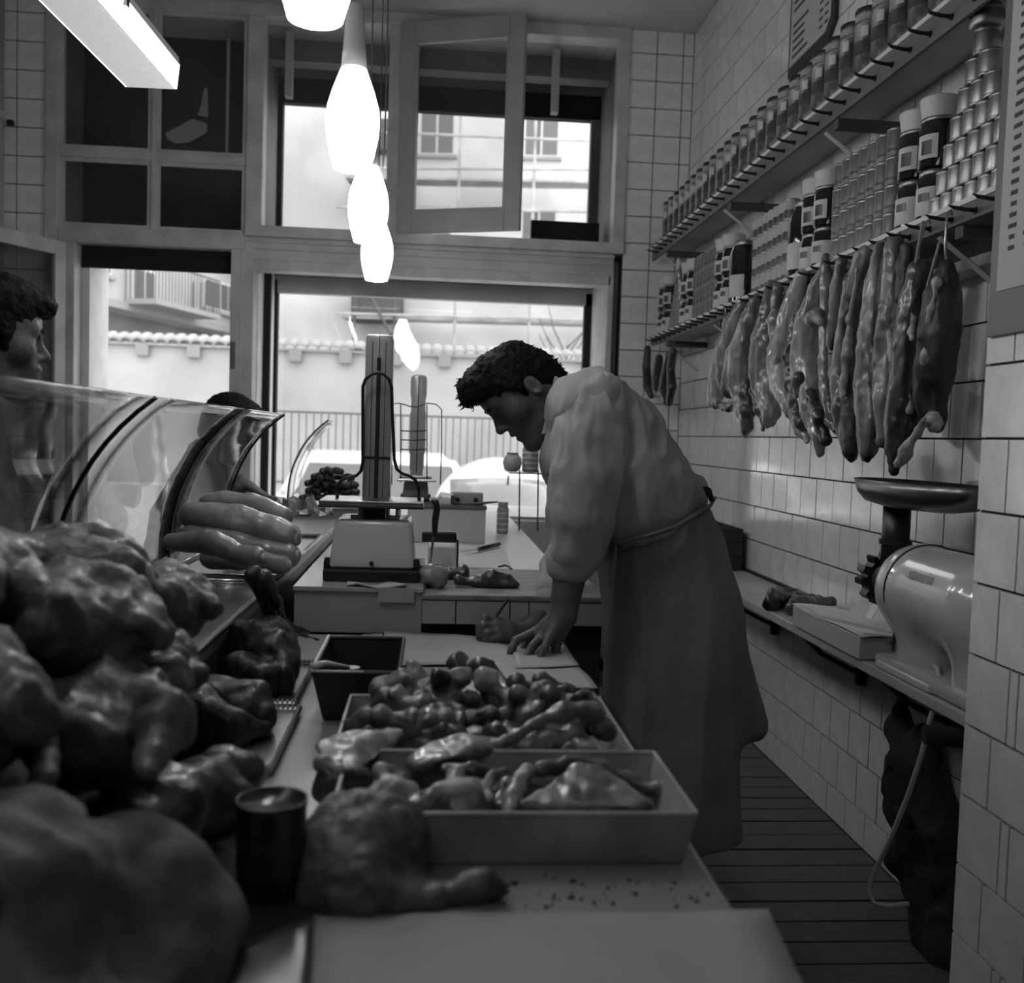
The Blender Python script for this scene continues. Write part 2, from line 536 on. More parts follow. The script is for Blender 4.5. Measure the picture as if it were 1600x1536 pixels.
# ---------------------------------------------------------------- joinery of the shop front
# the inner frame stands in the wall; a second glazed layer stands 0.7 m further out (a deep bay)
YO = 6.22
zU0, zU1 = 2.385, 3.50     # upper lights
jf = thing('shop_front_frame', 'grey painted timber frame of the shop front around door and windows', 'window frame', (-.5, YF, 0)); jf['kind'] = 'structure'
D0, D1 = YF - .02, YF + .10
def rail(name, x0, x1, z0, z1, d0=D0, d1=D1, m=FRAME, par=None):
    return MB().rbox(x0, x1, d0, d1, z0, z1, .006).build(name, m, par or jf)
rail('head_rail', -2.10, 1.05, zU1, ZC)
rail('jamb', -2.10, -2.03, 0, zU1)
rail('mullion', -1.045, -.955, 2.33, zU1)
rail('mullion', -.285, -.222, zU0, zU1)
rail('jamb', .985, 1.05, 2.33, zU1)
rail('transom', -2.03, -1.045, 2.25, 2.335)
rail('transom', -1.045, 1.05, 2.325, zU0, D0 - .01)
rail('transom_board', -1.045, 1.0, 2.20, 2.325, D0 + .01)
rail('moulding', -1.045, 1.0, 2.295, 2.31, D0 - .012, D0 + .02)
rail('moulding', -.99, .985, 2.255, 2.268, D0 - .008, D0 + .02)
rail('post', -1.115, -.99, -.0, 2.25)
rail('post_bead', -1.06, -1.052, .0, 2.25, D0 - .004, D0 + .02)
rail('door_jamb', -2.03, -1.94, 0, 2.25)
rail('head_bead', -.99, .985, 2.145, 2.20, D0, D1)
rail('jamb', .965, 1.0, 0, 2.20)
# cast wall plate with screws on the door post
MB().rbox(-1.112, -1.082, D0 - .004, D0 + .004, 1.60, 1.75, .002).build('strike_plate', mat('strike_plate', .2, .4, metal=.6), jf)

# deep bay: side cheeks, soffit, sill
BAYW = mat('bay_plaster', .80, .8, var=.1, vscale=3)
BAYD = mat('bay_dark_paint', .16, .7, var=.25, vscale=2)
bay = thing('window_bay', 'deep painted bay between the inner frame and the outer glazing', 'window bay', (0, YF + .3, 0)); bay['kind'] = 'structure'
MB().box(.99, 1.06, D1, YO, .3, 2.3).build('cheek', BAYW, bay)
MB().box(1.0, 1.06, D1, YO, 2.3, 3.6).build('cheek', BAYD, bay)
MB().box(-1.04, -.985, D1, YO, .3, 2.3).build('cheek', BAYW, bay)
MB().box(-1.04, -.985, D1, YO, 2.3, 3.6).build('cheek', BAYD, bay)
MB().box(-1.0, 1.0, D1, YO + .05, 2.22, 2.36).build('shelf_floor', BAYD, bay)
MB().box(-2.1, 1.06, D1, YO + .1, 3.52, 3.60).build('soffit', mat('bay_soffit', .45, .8, var=.2, vscale=2), bay)
MB().box(-1.0, 1.0, 5.86, 5.98, 3.40, 3.52).build('soffit_beam', BAYD, bay)
for x in (-.86, -.2, .66):
    MB().box(x - .02, x + .02, 5.74, 5.80, 3.16, 3.52).build('hanger', mat('pale_hanger', .5, .6), bay)
# outer frames
of = thing('outer_window_frame', 'dark outer glazing frame behind the inner shop window', 'window frame', (0, YO, 0)); of['kind'] = 'structure'
for nm, x0, x1, z0, z1, m in (('head', -1.0, 1.0, 3.27, 3.42, BLACKM), ('upper_panel', -1.0, 1.0, 3.42, 3.55, BAYD), ('sill', -1.0, 1.0, 2.30, 2.40, BLACKM), ('stile', -1.0, -.955, 2.4, 3.3, BLACKM),
                           ('stile', .945, 1.0, 2.4, 3.3, BAYD), ('head', -1.0, 1.0, 2.12, 2.24, FRAMEL), ('stile', -1.0, -.965, .3, 2.2, BLACKM), ('stile', .945, 1.0, .3, 2.2, BLACKM), ('sill', -1.0, 1.0, .25, .4, FRAME)):
    MB().rbox(x0, x1, YO - .03, YO + .04, z0, z1, .004).build(nm, m, of)
MB().rbox(-.985, -.945, 5.80, 5.84, .35, 2.2, .004).build('inner_stile', BLACKM, of)
MB().box(.56, .97, 5.9, 5.95, 2.36, 2.575).build('dark_box', BLACKM, of)
w1 = MB().box(-.96, .94, YO, YO + .005, .38, 2.14).build('window_1', GLASS); struct(w1)
w2 = MB().box(-.96, .95, YO, YO + .005, 2.38, 3.3).build('window_2', GLASS); struct(w2)
w5 = MB().box(-.96, -.28, YF + .03, YF + .035, zU0, zU1).build('window_5', GLASS); struct(w5)

# upper left window: four panes backed by a dark panel
w3 = thing('window_3', 'four dark glazed panes over the shop door', 'window', (-1.5, YF, 2.3)); w3['kind'] = 'structure'
x0, xm, x1 = -2.03, -1.535, -1.045; zm = 2.725
for nm, a in (('muntin', (xm - .012, xm + .012, 2.335, zU1)), ('muntin', (x0, xm - .012, zm - .022, zm + .022)), ('muntin', (xm + .012, x1, zm - .022, zm + .022))):
    MB().rbox(a[0], a[1], YF - .012, YF + .04, a[2], a[3], .004).build(nm, FRAME, w3)
for a, b in ((x0, xm - .012), (xm + .012, x1)):
    for c, d in ((2.335, zm - .022), (zm + .022, zU1)):
        MB().box(a, b, YF + .012, YF + .017, c, d).build('pane', GLASS, w3)
        for e, f, g, h in ((a, a + .022, c, d), (b - .022, b, c, d), (a + .022, b - .022, c, c + .022), (a + .022, b - .022, d - .022, d)):
            MB().box(e, f, YF + .002, YF + .012, g, h).build('glazing_bead', FRAME, w3)
struct(MB().box(-2.1, -1.0, YF + .42, YF + .44, 2.25, 3.6).build('panel_behind_panes', mat('dark_backing', .022, .8, var=.3, vscale=3)))  # plain dark panel set behind the panes
MB().box(-1.20, -1.185, YF + .2, YF + .22, 2.76, 3.45).build('inner_strip', FRAME, w3)
# torn scrap of paper stuck behind the upper right pane
g = [[at_y(x, y, YF + .05) for x, y in r] for r in (((258, 208), (262, 218), (275, 224)), ((282, 196), (290, 208), (296, 222)), ((300, 186), (310, 200), (314, 212)), ((322, 192), (324, 200), (322, 208)))]
tag(MB().sheet(g, .002).build('paper_scrap', mat('torn_paper', .35, .8)), 'torn pale paper scrap stuck behind the dark upper pane', 'paper scrap')
g = [[at_y(x, y, YF + .05) for x, y in r] for r in (((319, 138), (324, 138)), ((314, 165), (325, 165)), ((309, 180), (325, 183)))]
tag(MB().sheet(g, .002).build('paper_scrap', mat('torn_paper', .35, .8)), 'narrow pointed paper sliver above the torn paper scrap', 'paper scrap')

# upper middle: the sash that stands open into the room
HX = -.218
ang = math.radians(-20)
M = Matrix.Translation((HX, YF - .03, 0)) @ Matrix.Rotation(ang, 4, 'Z')
sw = .70; s0, s1 = 2.375, 3.50
sash = thing('open_sash', 'pale grey casement sash standing open into the shop', 'window sash', (HX, YF, s0)); sash['kind'] = 'structure'
for nm, a in (('stile', (0, .085, s0, s1)), ('stile', (sw - .085, sw, s0, s1)), ('rail', (.085, sw - .085, s0, s0 + .11)), ('rail', (.085, sw - .085, s1 - .10, s1))):
    MB().rbox(a[0], a[1], -.022, .022, a[2], a[3], .006, M).build(nm, mat('sash_paint', .40, .4, var=.06), sash)
for a in ((.085, .1, s0 + .11, s1 - .1), (sw - .1, sw - .085, s0 + .11, s1 - .1), (.1, sw - .1, s0 + .11, s0 + .125), (.1, sw - .1, s1 - .115, s1 - .1)):
    MB().box(a[0], a[1], -.014, .014, a[2], a[3], M).build('bead', mat('sash_paint', .40, .4), sash)
MB().box(.085, sw - .085, -.003, .003, s0 + .11, s1 - .1, M).build('pane', glass_mat('sash_glass', .86), sash)
MB().rbox(sw - .03, sw - .012, .022, .05, 2.82, 2.90, .004, M).build('catch', FRAMEL, sash)

# door opening and door leaf
struct(MB().box(-1.96, -1.90, D1, 5.95, 0, 2.2).build('trim_1', BAYW))
struct(MB().box(-1.96, -1.04, D1 - .02, 5.62, 2.13, 2.26).build('trim_2', BLACKM))
struct(MB().box(-1.12, -1.04, D1, 5.9, 0, 2.2).build('trim_3', FRAME))
DM = Matrix.Translation((-1.99, YF - .04, 0)) @ Matrix.Rotation(math.radians(-118), 4, 'Z')
dr = thing('door_1', 'glazed shop door opened inward against the left side', 'door', (-1.99, YF, 0)); dr['kind'] = 'structure'
for nm, a in (('stile', (0, .07, 0, 2.24)), ('stile', (.75, .82, 0, 2.24)), ('rail', (.07, .75, 2.165, 2.24)), ('rail', (.07, .75, 0, .5)), ('rail', (.07, .75, 1.0, 1.08))):
    MB().rbox(a[0], a[1], -.02, .02, a[2], a[3], .005, DM).build(nm, FRAME, dr)
for a, b in ((.5, 1.0), (1.08, 2.165)):
    MB().box(.07, .75, -.003, .003, a, b, DM).build('pane', glass_mat('door_glass', .7), dr)

# pipe in the left corner
pp = thing('water_pipe', 'painted vertical pipe beside the tiled left corner', 'pipe', (-2.33, YF - .08, 0)); pp['kind'] = 'structure'
MB().tube([(-2.345, YF - .07, 0), (-2.345, YF - .07, ZC)], .055, 16).build('pipe', mat('pipe_paint', .42, .4), pp, True)
MB().lathe([(.058, 0), (.058, .04)], (-2.345, YF - .07, 2.86), 16).build('clamp', FRAME, pp)
MB().box(-2.29, -2.26, YF - .03, YF, 2.84, 2.87).build('bracket', IRON, pp)

# ================================================================== THE STREET
ZS = -.42
struct(MB().box(-45, 40, 6.3, 60, ZS - .1, ZS).build('road', mat('street_paving', .28, .8, var=.15, vscale=1.5)))
struct(MB().box(-2.6, 3, 5.4, 6.3, ZS - .1, -.02).build('shop_plinth', mat('street_paving', .28, .8)))
struct(MB().box(-12, 14, 12.6, 16.3, ZS, ZS + .13).build('far_pavement', mat('kerb_stone', .42, .8, var=.1)))

# boundary wall with a tiled coping
YWALL = 16.0
bw = MB().box(-9.5, 8.5, YWALL, YWALL + .3, ZS, 2.55).build('boundary_wall', mat('lime_wash', .35, .9, var=.12, vscale=.8)); struct(bw, 'white rendered boundary wall with a tiled coping across the street', 'wall')
ct = MB()
prof = [(math.cos(q) * .095, math.sin(q) * .07) for q in np.linspace(0, PI, 8)]
ct.prism([(x, 0, z) for x, z in prof] + [(x * .8, 0, z * .75) for x, z in reversed(prof)], (0, .55, .14))
cto = ct.build('coping_tile', mat('coping_clay', .24, .8, var=.2, vscale=3), bw); ctm = cto.data; bpy.data.objects.remove(cto)
for k in range(60):
    o = link('coping_tile', ctm, None, bw); o.location = (-6.6 + k * .18, YWALL - .14, 2.56 + .012 * random.random())
MB().box(-9.5, 8.5, YWALL - .1, YWALL + .3, 2.53, 2.565).build('coping_bed', mat('coping_bed', .3, .9), bw)
for k in range(15):
    x = -5.35 + k * .79
    MB().box(x - .1, x + .1, YWALL - .13, YWALL, 2.36, 2.54).build('corbel', mat('corbel_render', .22, .9), bw)

# iron railing
YR = 13.3
fe = thing('street_railing', 'dark iron railing of thin upright bars in front of the white wall', 'railing', (-.5, YR, ZS))
RAILM = mat('railing_paint', .10, .6)
bar = MB().box(-.008, .008, -.008, .008, 0, 1.02).build('bar', RAILM, fe); bme = bar.data; bpy.data.objects.remove(bar)
zb0 = .5
for k in range(64):
    o = link('bar', bme, None, fe); adopt(o, fe); o.location = (-2.55 + k * .098, YR, zb0)
MB().box(-2.6, 3.7, YR - .02, YR + .02, zb0 + 1.0, zb0 + 1.03).build('top_rail', RAILM, fe)
MB().box(-2.6, 3.7, YR - .02, YR + .02, zb0 + .06, zb0 + .09).build('bottom_rail', RAILM, fe)
struct(MB().box(-9, 9, YR - .15, YR + .15, ZS, zb0).build('railing_plinth', mat('plinth_render', .38, .9, var=.1)))

# ---- buildings; facades are set out in a plane frame (s along the wall, z up)
class Facade:
    def __init__(self, P, t):
        self.P = Vector((P[0], P[1], 0)); self.t = Vector((t[0], t[1], 0)).normalized(); self.n = Vector((self.t.y, -self.t.x, 0))
        if self.n.y > 0: self.n = -self.n
    def sz(self, px, py):
        r = Vector(ray(px, py)); o = Vector((0, 0, CAM_H)); k = (self.P - o).dot(self.n) / r.dot(self.n); q = o + r * k
        return (q - self.P).dot(self.t), q.z
    def box(self, mb, s0, s1, z0, z1, d0, d1):
        """d is the distance in front of the facade (towards the shop)"""
        vs = [self.P + self.t * s + self.n * d + Vector((0, 0, z)) for z in (z0, z1) for d in (d0, d1) for s in (s0, s1)]
        return mb.add(vs, [(0, 2, 3, 1), (4, 5, 7, 6), (0, 1, 5, 4), (2, 6, 7, 3), (0, 4, 6, 2), (1, 3, 7, 5)])
    def window(self, root, s0, s1, z0, z1, lights=3):
        w = self.box(MB(), s0, s1, z0, z1, -.02, .04).build('window', mat('shutter_white', .6, .6), root)
        for k in range(lights):
            a = s0 + .06 + k * (s1 - s0 - .06) / lights; b = a + (s1 - s0 - .06) / lights - .06
            self.box(MB(), a, b, z0 + .07, z1 - .07, .04, .05).build('pane', mat('far_pane', .12, .15), w)
        self.box(MB(), s0 - .08, s1 + .08, z0 - .1, z0, 0, .14).build('sill', mat('far_stone', .3, .9), w)

RENDER = mat('grey_render', .42, .9, var=.12, vscale=.5)
lb = thing('street_building', 'grey rendered house with an iron balcony seen through the doorway', 'building', (-7.5, 28, ZS))
F1 = Facade((-8.6, 25), (2.1, 7.0))
z_oh = 4.3
F1.box(MB(), -14, 16, z_oh, 15, -6, 0).build('upper_wall', RENDER, lb)
F1.box(MB(), -14, 16, ZS, z_oh, -6, -1.0).build('ground_wall', mat('shaded_render', .26, .9, var=.15, vscale=.5), lb)  # render colour darkened for the shade under the overhang
F1.box(MB(), -14, 16, z_oh - .05, z_oh + .16, 0, .12).build('string_course', mat('far_stone', .3, .9), lb)
for pa, pb, n in (((318, 432), (366, 493), 4), ((140, 395), (172, 432), 2)):
    a = F1.sz(*pa); b = F1.sz(*pb); F1.window(lb, a[0], b[0], min(a[1], b[1]), a[1], n)
a = F1.sz(208, 415); b = F1.sz(240, 500)
F1.window(lb, a[0], b[0], z_oh + .2, a[1], 2)
for s in (3.2, 6.2, 9.2, 12.2):
    for z in (8.2, 11.4):
        F1.window(lb, s, s + 1.5, z, z + 1.7, 3)
for s in (10.2,):
    F1.window(lb, s, s + 1.4, 5.2, 6.9, 3)
F1.box(MB(), 8.6, 8.75, ZS, 15, 0, .12).build('downpipe', mat('far_pipe', .3, .7), lb)
# balcony
a = F1.sz(193, 500)[0]; b = F1.sz(298, 510)[0]
bal = F1.box(MB(), a, b, z_oh + .12, z_oh + .26, 0, .95).build('balcony', mat('far_stone', .3, .9), lb)
F1.box(MB(), a, b, z_oh + 1.2, z_oh + 1.24, .9, .94).build('balcony_rail', RAILM, bal)
for k in range(22):
    s = a + (b - a) * k / 21
    F1.box(MB(), s - .012, s + .012, z_oh + .26, z_oh + 1.2, .91, .93).build('balcony_bar', RAILM, bal)
for k in range(7):
    for s in (a, b):
        F1.box(MB(), s - .012, s + .012, z_oh + .26, z_oh + 1.2, .05 + k * .13, .07 + k * .13).build('balcony_bar', RAILM, bal)

rb = thing('scaffolded_building', 'pale bare-walled building behind scaffolding seen through the large window', 'building', (4, 30, ZS))
F2 = Facade((-2.6, 31), (12, -1.6))
F2.box(MB(), -3.2, 22, ZS, 13.5, -1.6, 0).build('wall', mat('pale_render', .62, .9, var=.14, vscale=.4), rb)
F2.box(MB(), 0, 22, 5.6, 5.8, 0, .1).build('string_course', mat('far_stone', .3, .9), rb)
for s in (2.0, 5.2, 8.4):
    for z in (6.6, 9.8):
        F2.window(rb, s, s + 1.1, z, z + 1.7, 2)
sc = thing('scaffolding', 'pole and plank scaffolding standing against the pale building', 'scaffolding', (2, 29.5, ZS))
POLE = mat('scaffold_pole', .42, .7, var=.2, vscale=2); POLED = mat('scaffold_dark', .10, .8)
def fpt(F, s, z, d): return F.P + F.t * s + F.n * d + Vector((0, 0, z))
for k, s in enumerate((.4, 1.6, 3.4, 5.6, 7.8, 10.0, 12.2)):
    MB().tube([fpt(F2, s, ZS, 1.3), fpt(F2, s, 12.5, 1.3)], .045, 6).build('upright', POLED if k < 2 else POLE, sc)
for k in range(9):
    z = 1.6 + k * 1.05
    MB().tube([fpt(F2, -.2, z + .1 * math.sin(k), 1.35), fpt(F2, 13, z + .25 * math.sin(k * 2.1), 1.35)], .04, 6).build('ledger', POLE, sc)
for k in range(4):
    z = 2.6 + k * 2.05
    F2.box(MB(), 0, 12.6, z, z + .07, .5, 1.25).build('plank', POLE, sc)
for k in range(5):
    MB().tube([fpt(F2, .3 + (k % 2) * 1.2, 2.6 + k * 1.6, 1.4), fpt(F2, 1.7 - (k % 2) * 1.2, 4.4 + k * 1.6, 1.4)], .05, 6).build('brace', POLED, sc)
    F2.box(MB(), .2, 1.7, 2.9 + k * 1.7, 3.8 + k * 1.7, .3, .9).build('dark_hoarding', POLED, sc)
MB().tube([fpt(F2, 8.6, 8.6, 1.4), fpt(F2, 11.2, 11.3, 1.4)], .06, 6).build('brace', POLE, sc)
MB().tube([fpt(F2, 6.6, 5.4, 1.4), fpt(F2, 8.6, 8.0, 1.4)], .05, 6).build('brace', POLE, sc)
# far bare trees against the building
for k, (px, top) in enumerate(((878, 486),)):
    base = at_y(px, 575, 18.0); t = thing('bare_tree', ('leafless young tree behind the wall near the window edge', 'leafless thin shrub behind the wall at mid window')[k], 'tree', (base.x, 18, ZS))
    MB().tube([(base.x, 18, ZS), (base.x + .05, 18, 2.4), (base.x + .1, 18, 3.0)], [.05, .035, .02], 6).build('trunk', POLED, t)
    for q in range(9):
        a = base + Vector((.05, 0, -.3 + .08 * q)); d = Vector(((-1) ** q * (.35 + .2 * random.random()), .1, .5 + .3 * random.random()))
        MB().tube([a, a + d * .6, a + d + Vector((.05, 0, .1))], [.018, .012, .006], 5).build('branch', POLED, t)

# ---------------------------------------------------------------- parked cars
CARW = mat('white_car_paint', .66, .25, coat=.6)
CARG = mat('car_window', .20, .1)
def round_car(label, X, Y):
    t = thing('parked_car', label, 'car', (X, Y, ZS)); O = Vector((X, Y, ZS))
    s = Soft(.035, .12)
    cab = (Vector((0, .35, .92)), (.64, 1.05, .58))
    s.ball(O + cab[0], cab[1]); s.ball(O + Vector((0, -1.1, .58)), (.50, .92, .40)); s.ball(O + Vector((0, 1.35, .6)), (.55, .85, .45)); s.limb([O + Vector((0, -1.3, .42)), O + Vector((0, 1.4, .42))], .42, .2)
    for sx in (-1, 1):
        s.ball(O + Vector((.60 * sx, -1.28, .46)), (.18, .50, .34), None, .08); s.ball(O + Vector((.62 * sx, 1.2, .46)), (.18, .52, .34), None, .08); s.limb([O + Vector((.66 * sx, -.9, .28)), O + Vector((.66 * sx, .9, .28))], .08, .06)
    s.build('body', CARW, t, smooth=2)
    g = []
    for i in range(13):
        x = -.47 + .94 * i / 12; row = []
        for j in range(6):
            z = .99 + .34 * j / 5 - .05 * (x / .47) ** 2 * (j / 5); w = 1 - (x / cab[1][0]) ** 2 - ((z - cab[0].z) / cab[1][2]) ** 2
            row.append(O + Vector((x, cab[0].y - cab[1][1] * math.sqrt(max(w, .02)) - .03, z)))
        g.append(row)
    MB().sheet(g, .02).build('windscreen', CARG, t, True)
    for sx in (-1, 1):
        MB().lathe([(.09, 0), (.085, .03), (.05, .06), (.01, .07)], (0, 0, 0), 18, Matrix.Translation(O + Vector((.60 * sx, -1.70, .58))) @ Matrix.Rotation(PI / 2, 4, 'X')).build('headlamp', CHROME, t, True)
        for y in (-1.25, 1.2): MB().lathe([(.30, -.08), (.33, -.05), (.33, .05), (.30, .08)], (0, 0, 0), 24, Matrix.Translation(O + Vector((.62 * sx, y, .33))) @ Matrix.Rotation(PI / 2, 4, 'Y')).build('wheel', BLACKM, t)
    MB().tube([O + Vector((-.72, -1.78, .38)), O + Vector((-.3, -1.98, .38)), O + Vector((.3, -1.98, .38)), O + Vector((.72, -1.78, .38))], .05, 8).build('bumper', CHROME, t, True)
    MB().tube([O + Vector((0, -.62, 1.02)), O + Vector((.02, -.48, 1.36))], .01, 6).build('windscreen_seal', BLACKM, t)
def saloon(label, X, Y):
    t = thing('parked_car', label, 'car', (X, Y, ZS)); O = Vector((X, Y, ZS))
    MB().rbox(-2.0, 2.0, -.78, .78, .3, .92, .14, Matrix.Translation(O)).build('lower_body', CARW, t, angle=40)
    bm = bmesh.new(); lo = [(-1.25, -.72), (1.2, -.72), (1.2, .72), (-1.25, .72)]; hi = [(-.95, -.6), (.8, -.6), (.8, .6), (-.95, .6)]
    vs = [bm.verts.new((x, y, .9)) for x, y in lo] + [bm.verts.new((x, y, 1.46)) for x, y in hi]
    for f in ((3, 2, 1, 0), (4, 5, 6, 7), (0, 1, 5, 4), (1, 2, 6, 5), (2, 3, 7, 6), (3, 0, 4, 7)): bm.faces.new([vs[i] for i in f])
    bmesh.ops.bevel(bm, geom=bm.edges[:], offset=.1, segments=3, affect='EDGES'); MB()._bm(bm, Matrix.Translation(O)).build('cabin', CARW, t, angle=40)
    for a, b in ((-1.02, -.12), (-.02, .92)):
        MB().prism([O + Vector((a + .0, -.725, .95)), O + Vector((b, -.725, .95)), O + Vector((b - .12 * (b > 0), -.645, 1.32)), O + Vector((a + .16 * (a < -.5), -.645, 1.32))], (0, .03, 0)).build('side_window', CARG, t)
    for x in (-1.25, 1.25):
        for y in (-.68, .68): MB().lathe([(.28, -.08), (.31, -.05), (.31, .05), (.28, .08)], (0, 0, 0), 24, Matrix.Translation(O + Vector((x, y, .31))) @ Matrix.Rotation(PI / 2, 4, 'X')).build('wheel', BLACKM, t)
round_car('white rounded small car facing the shop outside the window', .66, 9.0)
saloon('white saloon car parked along the railing behind the scale', -.55, 12.25)

# ================================================================== LAMPS
OPAL = glow_mat('lit_opal_glass', .8, 13.0)
NECK = mat('opal_neck', .33, .35)
CORD = mat('lamp_cord', .10, .6)
prof = [(.047, 0), (.0585, .04), (.0675, .085), (.070, .12), (.066, .16), (.054, .20), (.041, .235), (.0335, .255)]
lamps = [(-.219, 1.75, 1.985), (-.226, 2.62, 1.96), (-.238, 3.45, 1.933), (-.259, 4.37, 1.944)]
for i, (x, y, z) in enumerate(lamps):
    t = thing('pendant_lamp', 'bulging white opal glass pendant lamp, %s in the row from the viewer' % ORD[i], 'lamp', (x, y, z), 'pendant lamps over the counter')
    sh = MB().lathe(prof, (x, y, z), 28, cap=False)
    sh.lathe([(r * .94, h) for r, h in reversed(prof)], (x, y, z), 28, cap=False)
    sh.build('lamp_shade', OPAL, t, True)
    MB().lathe([(.0335, .2551), (.030, .30), (.026, .36), (.022, .41), (.012, .425)], (x, y, z), 24).build('lamp_neck', NECK, t, True)
    MB().tube([(x, y, z + .42), (x, y, ZC - .03)], .003, 6).build('cord', CORD, t)
    MB().lathe([(.05, 0), (.05, .02), (.02, .03)], (x, y, ZC - .03), 20).build('ceiling_rose', NECK, t)
    b = MB().lathe([(.004, 0), (.018, .01), (.024, .035), (.018, .06), (.01, .085)], (x, y, z + .06), 16).build('bulb', glow_mat('lit_bulb', .8, 6.0), t, True)
    l = bpy.data.lights.new('bulb_light', 'POINT'); l.energy = LAMP_STRENGTH; l.shadow_soft_size = .04
    lo = bpy.data.objects.new('bulb_light', l); COL.objects.link(lo); lo.location = (x, y, z + .012); adopt(lo, t)
# a spare cable dropping beside the lamps
tag(MB().tube([(-.19, 3.5, ZC), (-.19, 3.5, 2.28), (-.195, 3.5, 2.20)], .003, 6).build('hanging_cable', CORD), 'thin loose cable hanging beside the pendant lamps', 'cable')

# fluorescent trough with a ribbed lens, hung over the customers' side
a = at_z(195, 136, 2.30); dirv = Vector(ray(742, 680)); dirv.z = 0; dirv.normalize()
side = Vector((dirv.y, -dirv.x, 0))
FM = Matrix((( side.x, dirv.x, 0, a.x), (side.y, dirv.y, 0, a.y), (0, 0, 1, 2.30), (0, 0, 0, 1)))
W = .163; L = 2.4
ft = thing('fluorescent_light', 'long fluorescent ceiling light with a ribbed lens and glowing side', 'light', (a.x, a.y, 2.3))
MB().rbox(0, W, -L, 0, .072, .095, .004, FM).build('housing', ENAMELG, ft)
ln = MB().box(.006, W - .012, -L, -.004, 0, .004, FM).build('ribbed_lens', glow_mat('dim_lens', .35, .24), ft)
for k in range(24):
    x = .010 + k * (W - .03) / 23
    MB().tube([FM @ Vector((x, -L, 0)), FM @ Vector((x, -.004, 0))], .0022, 4).build('lens_rib', glow_mat('dim_lens', .35, .24), ln)
MB().prism([(W - .012, -L, 0), (W, -L, .072), (W - .008, -L, .072), (W - .02, -L, .004)], (0, L - .004, 0), FM).build('side_diffuser', glow_mat('lit_diffuser', .8, TUBE_STRENGTH), ft)
MB().prism([(.004, -L, 0), (-.006, -L, .072), (.002, -L, .072), (.012, -L, .004)], (0, L - .004, 0), FM).build('side_diffuser', glow_mat('lit_diffuser', .8, TUBE_STRENGTH), ft)
MB().prism([(.0, 0, 0), (W - .006, 0, 0), (W + .002, 0, .075), (-.006, 0, .075)], (0, -.004, 0), FM).build('end_cap', mat('lens_end', .6, .4), ft)
for y in (-.35, -L + .3):
    MB().tube([FM @ Vector((W / 2, y, .09)), FM @ Vector((W / 2, y, ZC - 2.3))], .005, 6).build('hanger', ENAMELG, ft)
MB().rbox(W - .012, W + .008, -.47, -.45, .05, .08, .002, FM).build('clip', IRON, ft)
# unseen fill light added over the back of the shop, behind the viewer
rear_fill = thing('fluorescent_light', 'added unseen fill light over the rear of the shop behind the viewer', 'light', (-.4, -.5, 2.9))
MB().rbox(-1.1, .5, -.62, -.44, 2.95, 2.98, .004).build('housing', ENAMELG, rear_fill)
MB().rbox(-1.09, .49, -.61, -.45, 2.90, 2.95, .01).build('lens', glow_mat('fill_lens', .8, TUBE_STRENGTH * .35), rear_fill)
for x in (-.8, .2): MB().tube([(x, -.53, 2.98), (x, -.53, ZC)], .005, 6).build('hanger', ENAMELG, rear_fill)

# ================================================================== COUNTERS
TOPM = mat('counter_laminate', .30, .22, var=.10, vscale=5, coat=.2)
XR = .325; ZK = .80
ck = thing('service_counter', 'long pale-topped work counter running down the shop beside the aisle', 'counter', (0, 1.2, 0))
MB().rbox(-.37, XR, .15, 2.32, ZK - .035, ZK, .006).build('worktop', TOPM, ck)
MB().box(-.36, XR - .03, .2, 2.30, .08, ZK - .035).build('carcass', mat('counter_side', .06, .6, var=.2), ck)
MB().box(-.36, XR - .08, .2, 2.30, 0, .08).build('plinth', BLACKM, ck)
MB().box(XR - .002, XR + .004, .15, 2.32, ZK - .035, ZK - .006).build('edge_strip', mat('edge_strip', .16, .4, metal=.5), ck)
# crumbs and scraps scattered on the worktop
cr = MB()
for k in range(80):
    x = random.uniform(.0, .31); y = random.gauss(1.0, .022); s = random.choice((.0008, .001, .0014, .0022, .0036))
    cr.cbox((x, y, ZK + .0008), (s * random.uniform(1, 2.2), s * random.uniform(1, 2), .0016), None)
o = tag(cr.build('crumbs', mat('scraps', .02, .8)), 'dark meat crumbs scattered on the pale worktop before the tray', 'crumbs', kind='stuff')

bk = thing('butcher_block', 'tiled block with a worn wooden top across the end of the counter', 'block counter', (.2, 2.55, 0))
MB().box(-.015, .43, 2.36, 2.80, 0, .83).build('recessed_base', mat('dark_base', .03, .7), bk)
MB().rbox(-.012, .44, 2.325, 2.80, .884, .898, .004).build('wooden_top', mat('worn_block_wood', .20, .6, var=.3, vscale=10, stretch=(1, 6, 1), bump=.3), bk)
MB().box(-.012, .438, 2.338, 2.79, .826, .884).build('core', GROUT, bk)
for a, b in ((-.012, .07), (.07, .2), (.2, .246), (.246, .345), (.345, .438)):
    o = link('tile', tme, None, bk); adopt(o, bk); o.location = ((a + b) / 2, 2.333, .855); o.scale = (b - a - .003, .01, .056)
    o.data = tme.copy(); o.data.materials[0] = mat('shaded_glazed_tile', .34, .25)  # white tile glaze darkened to carry the shade on the block front

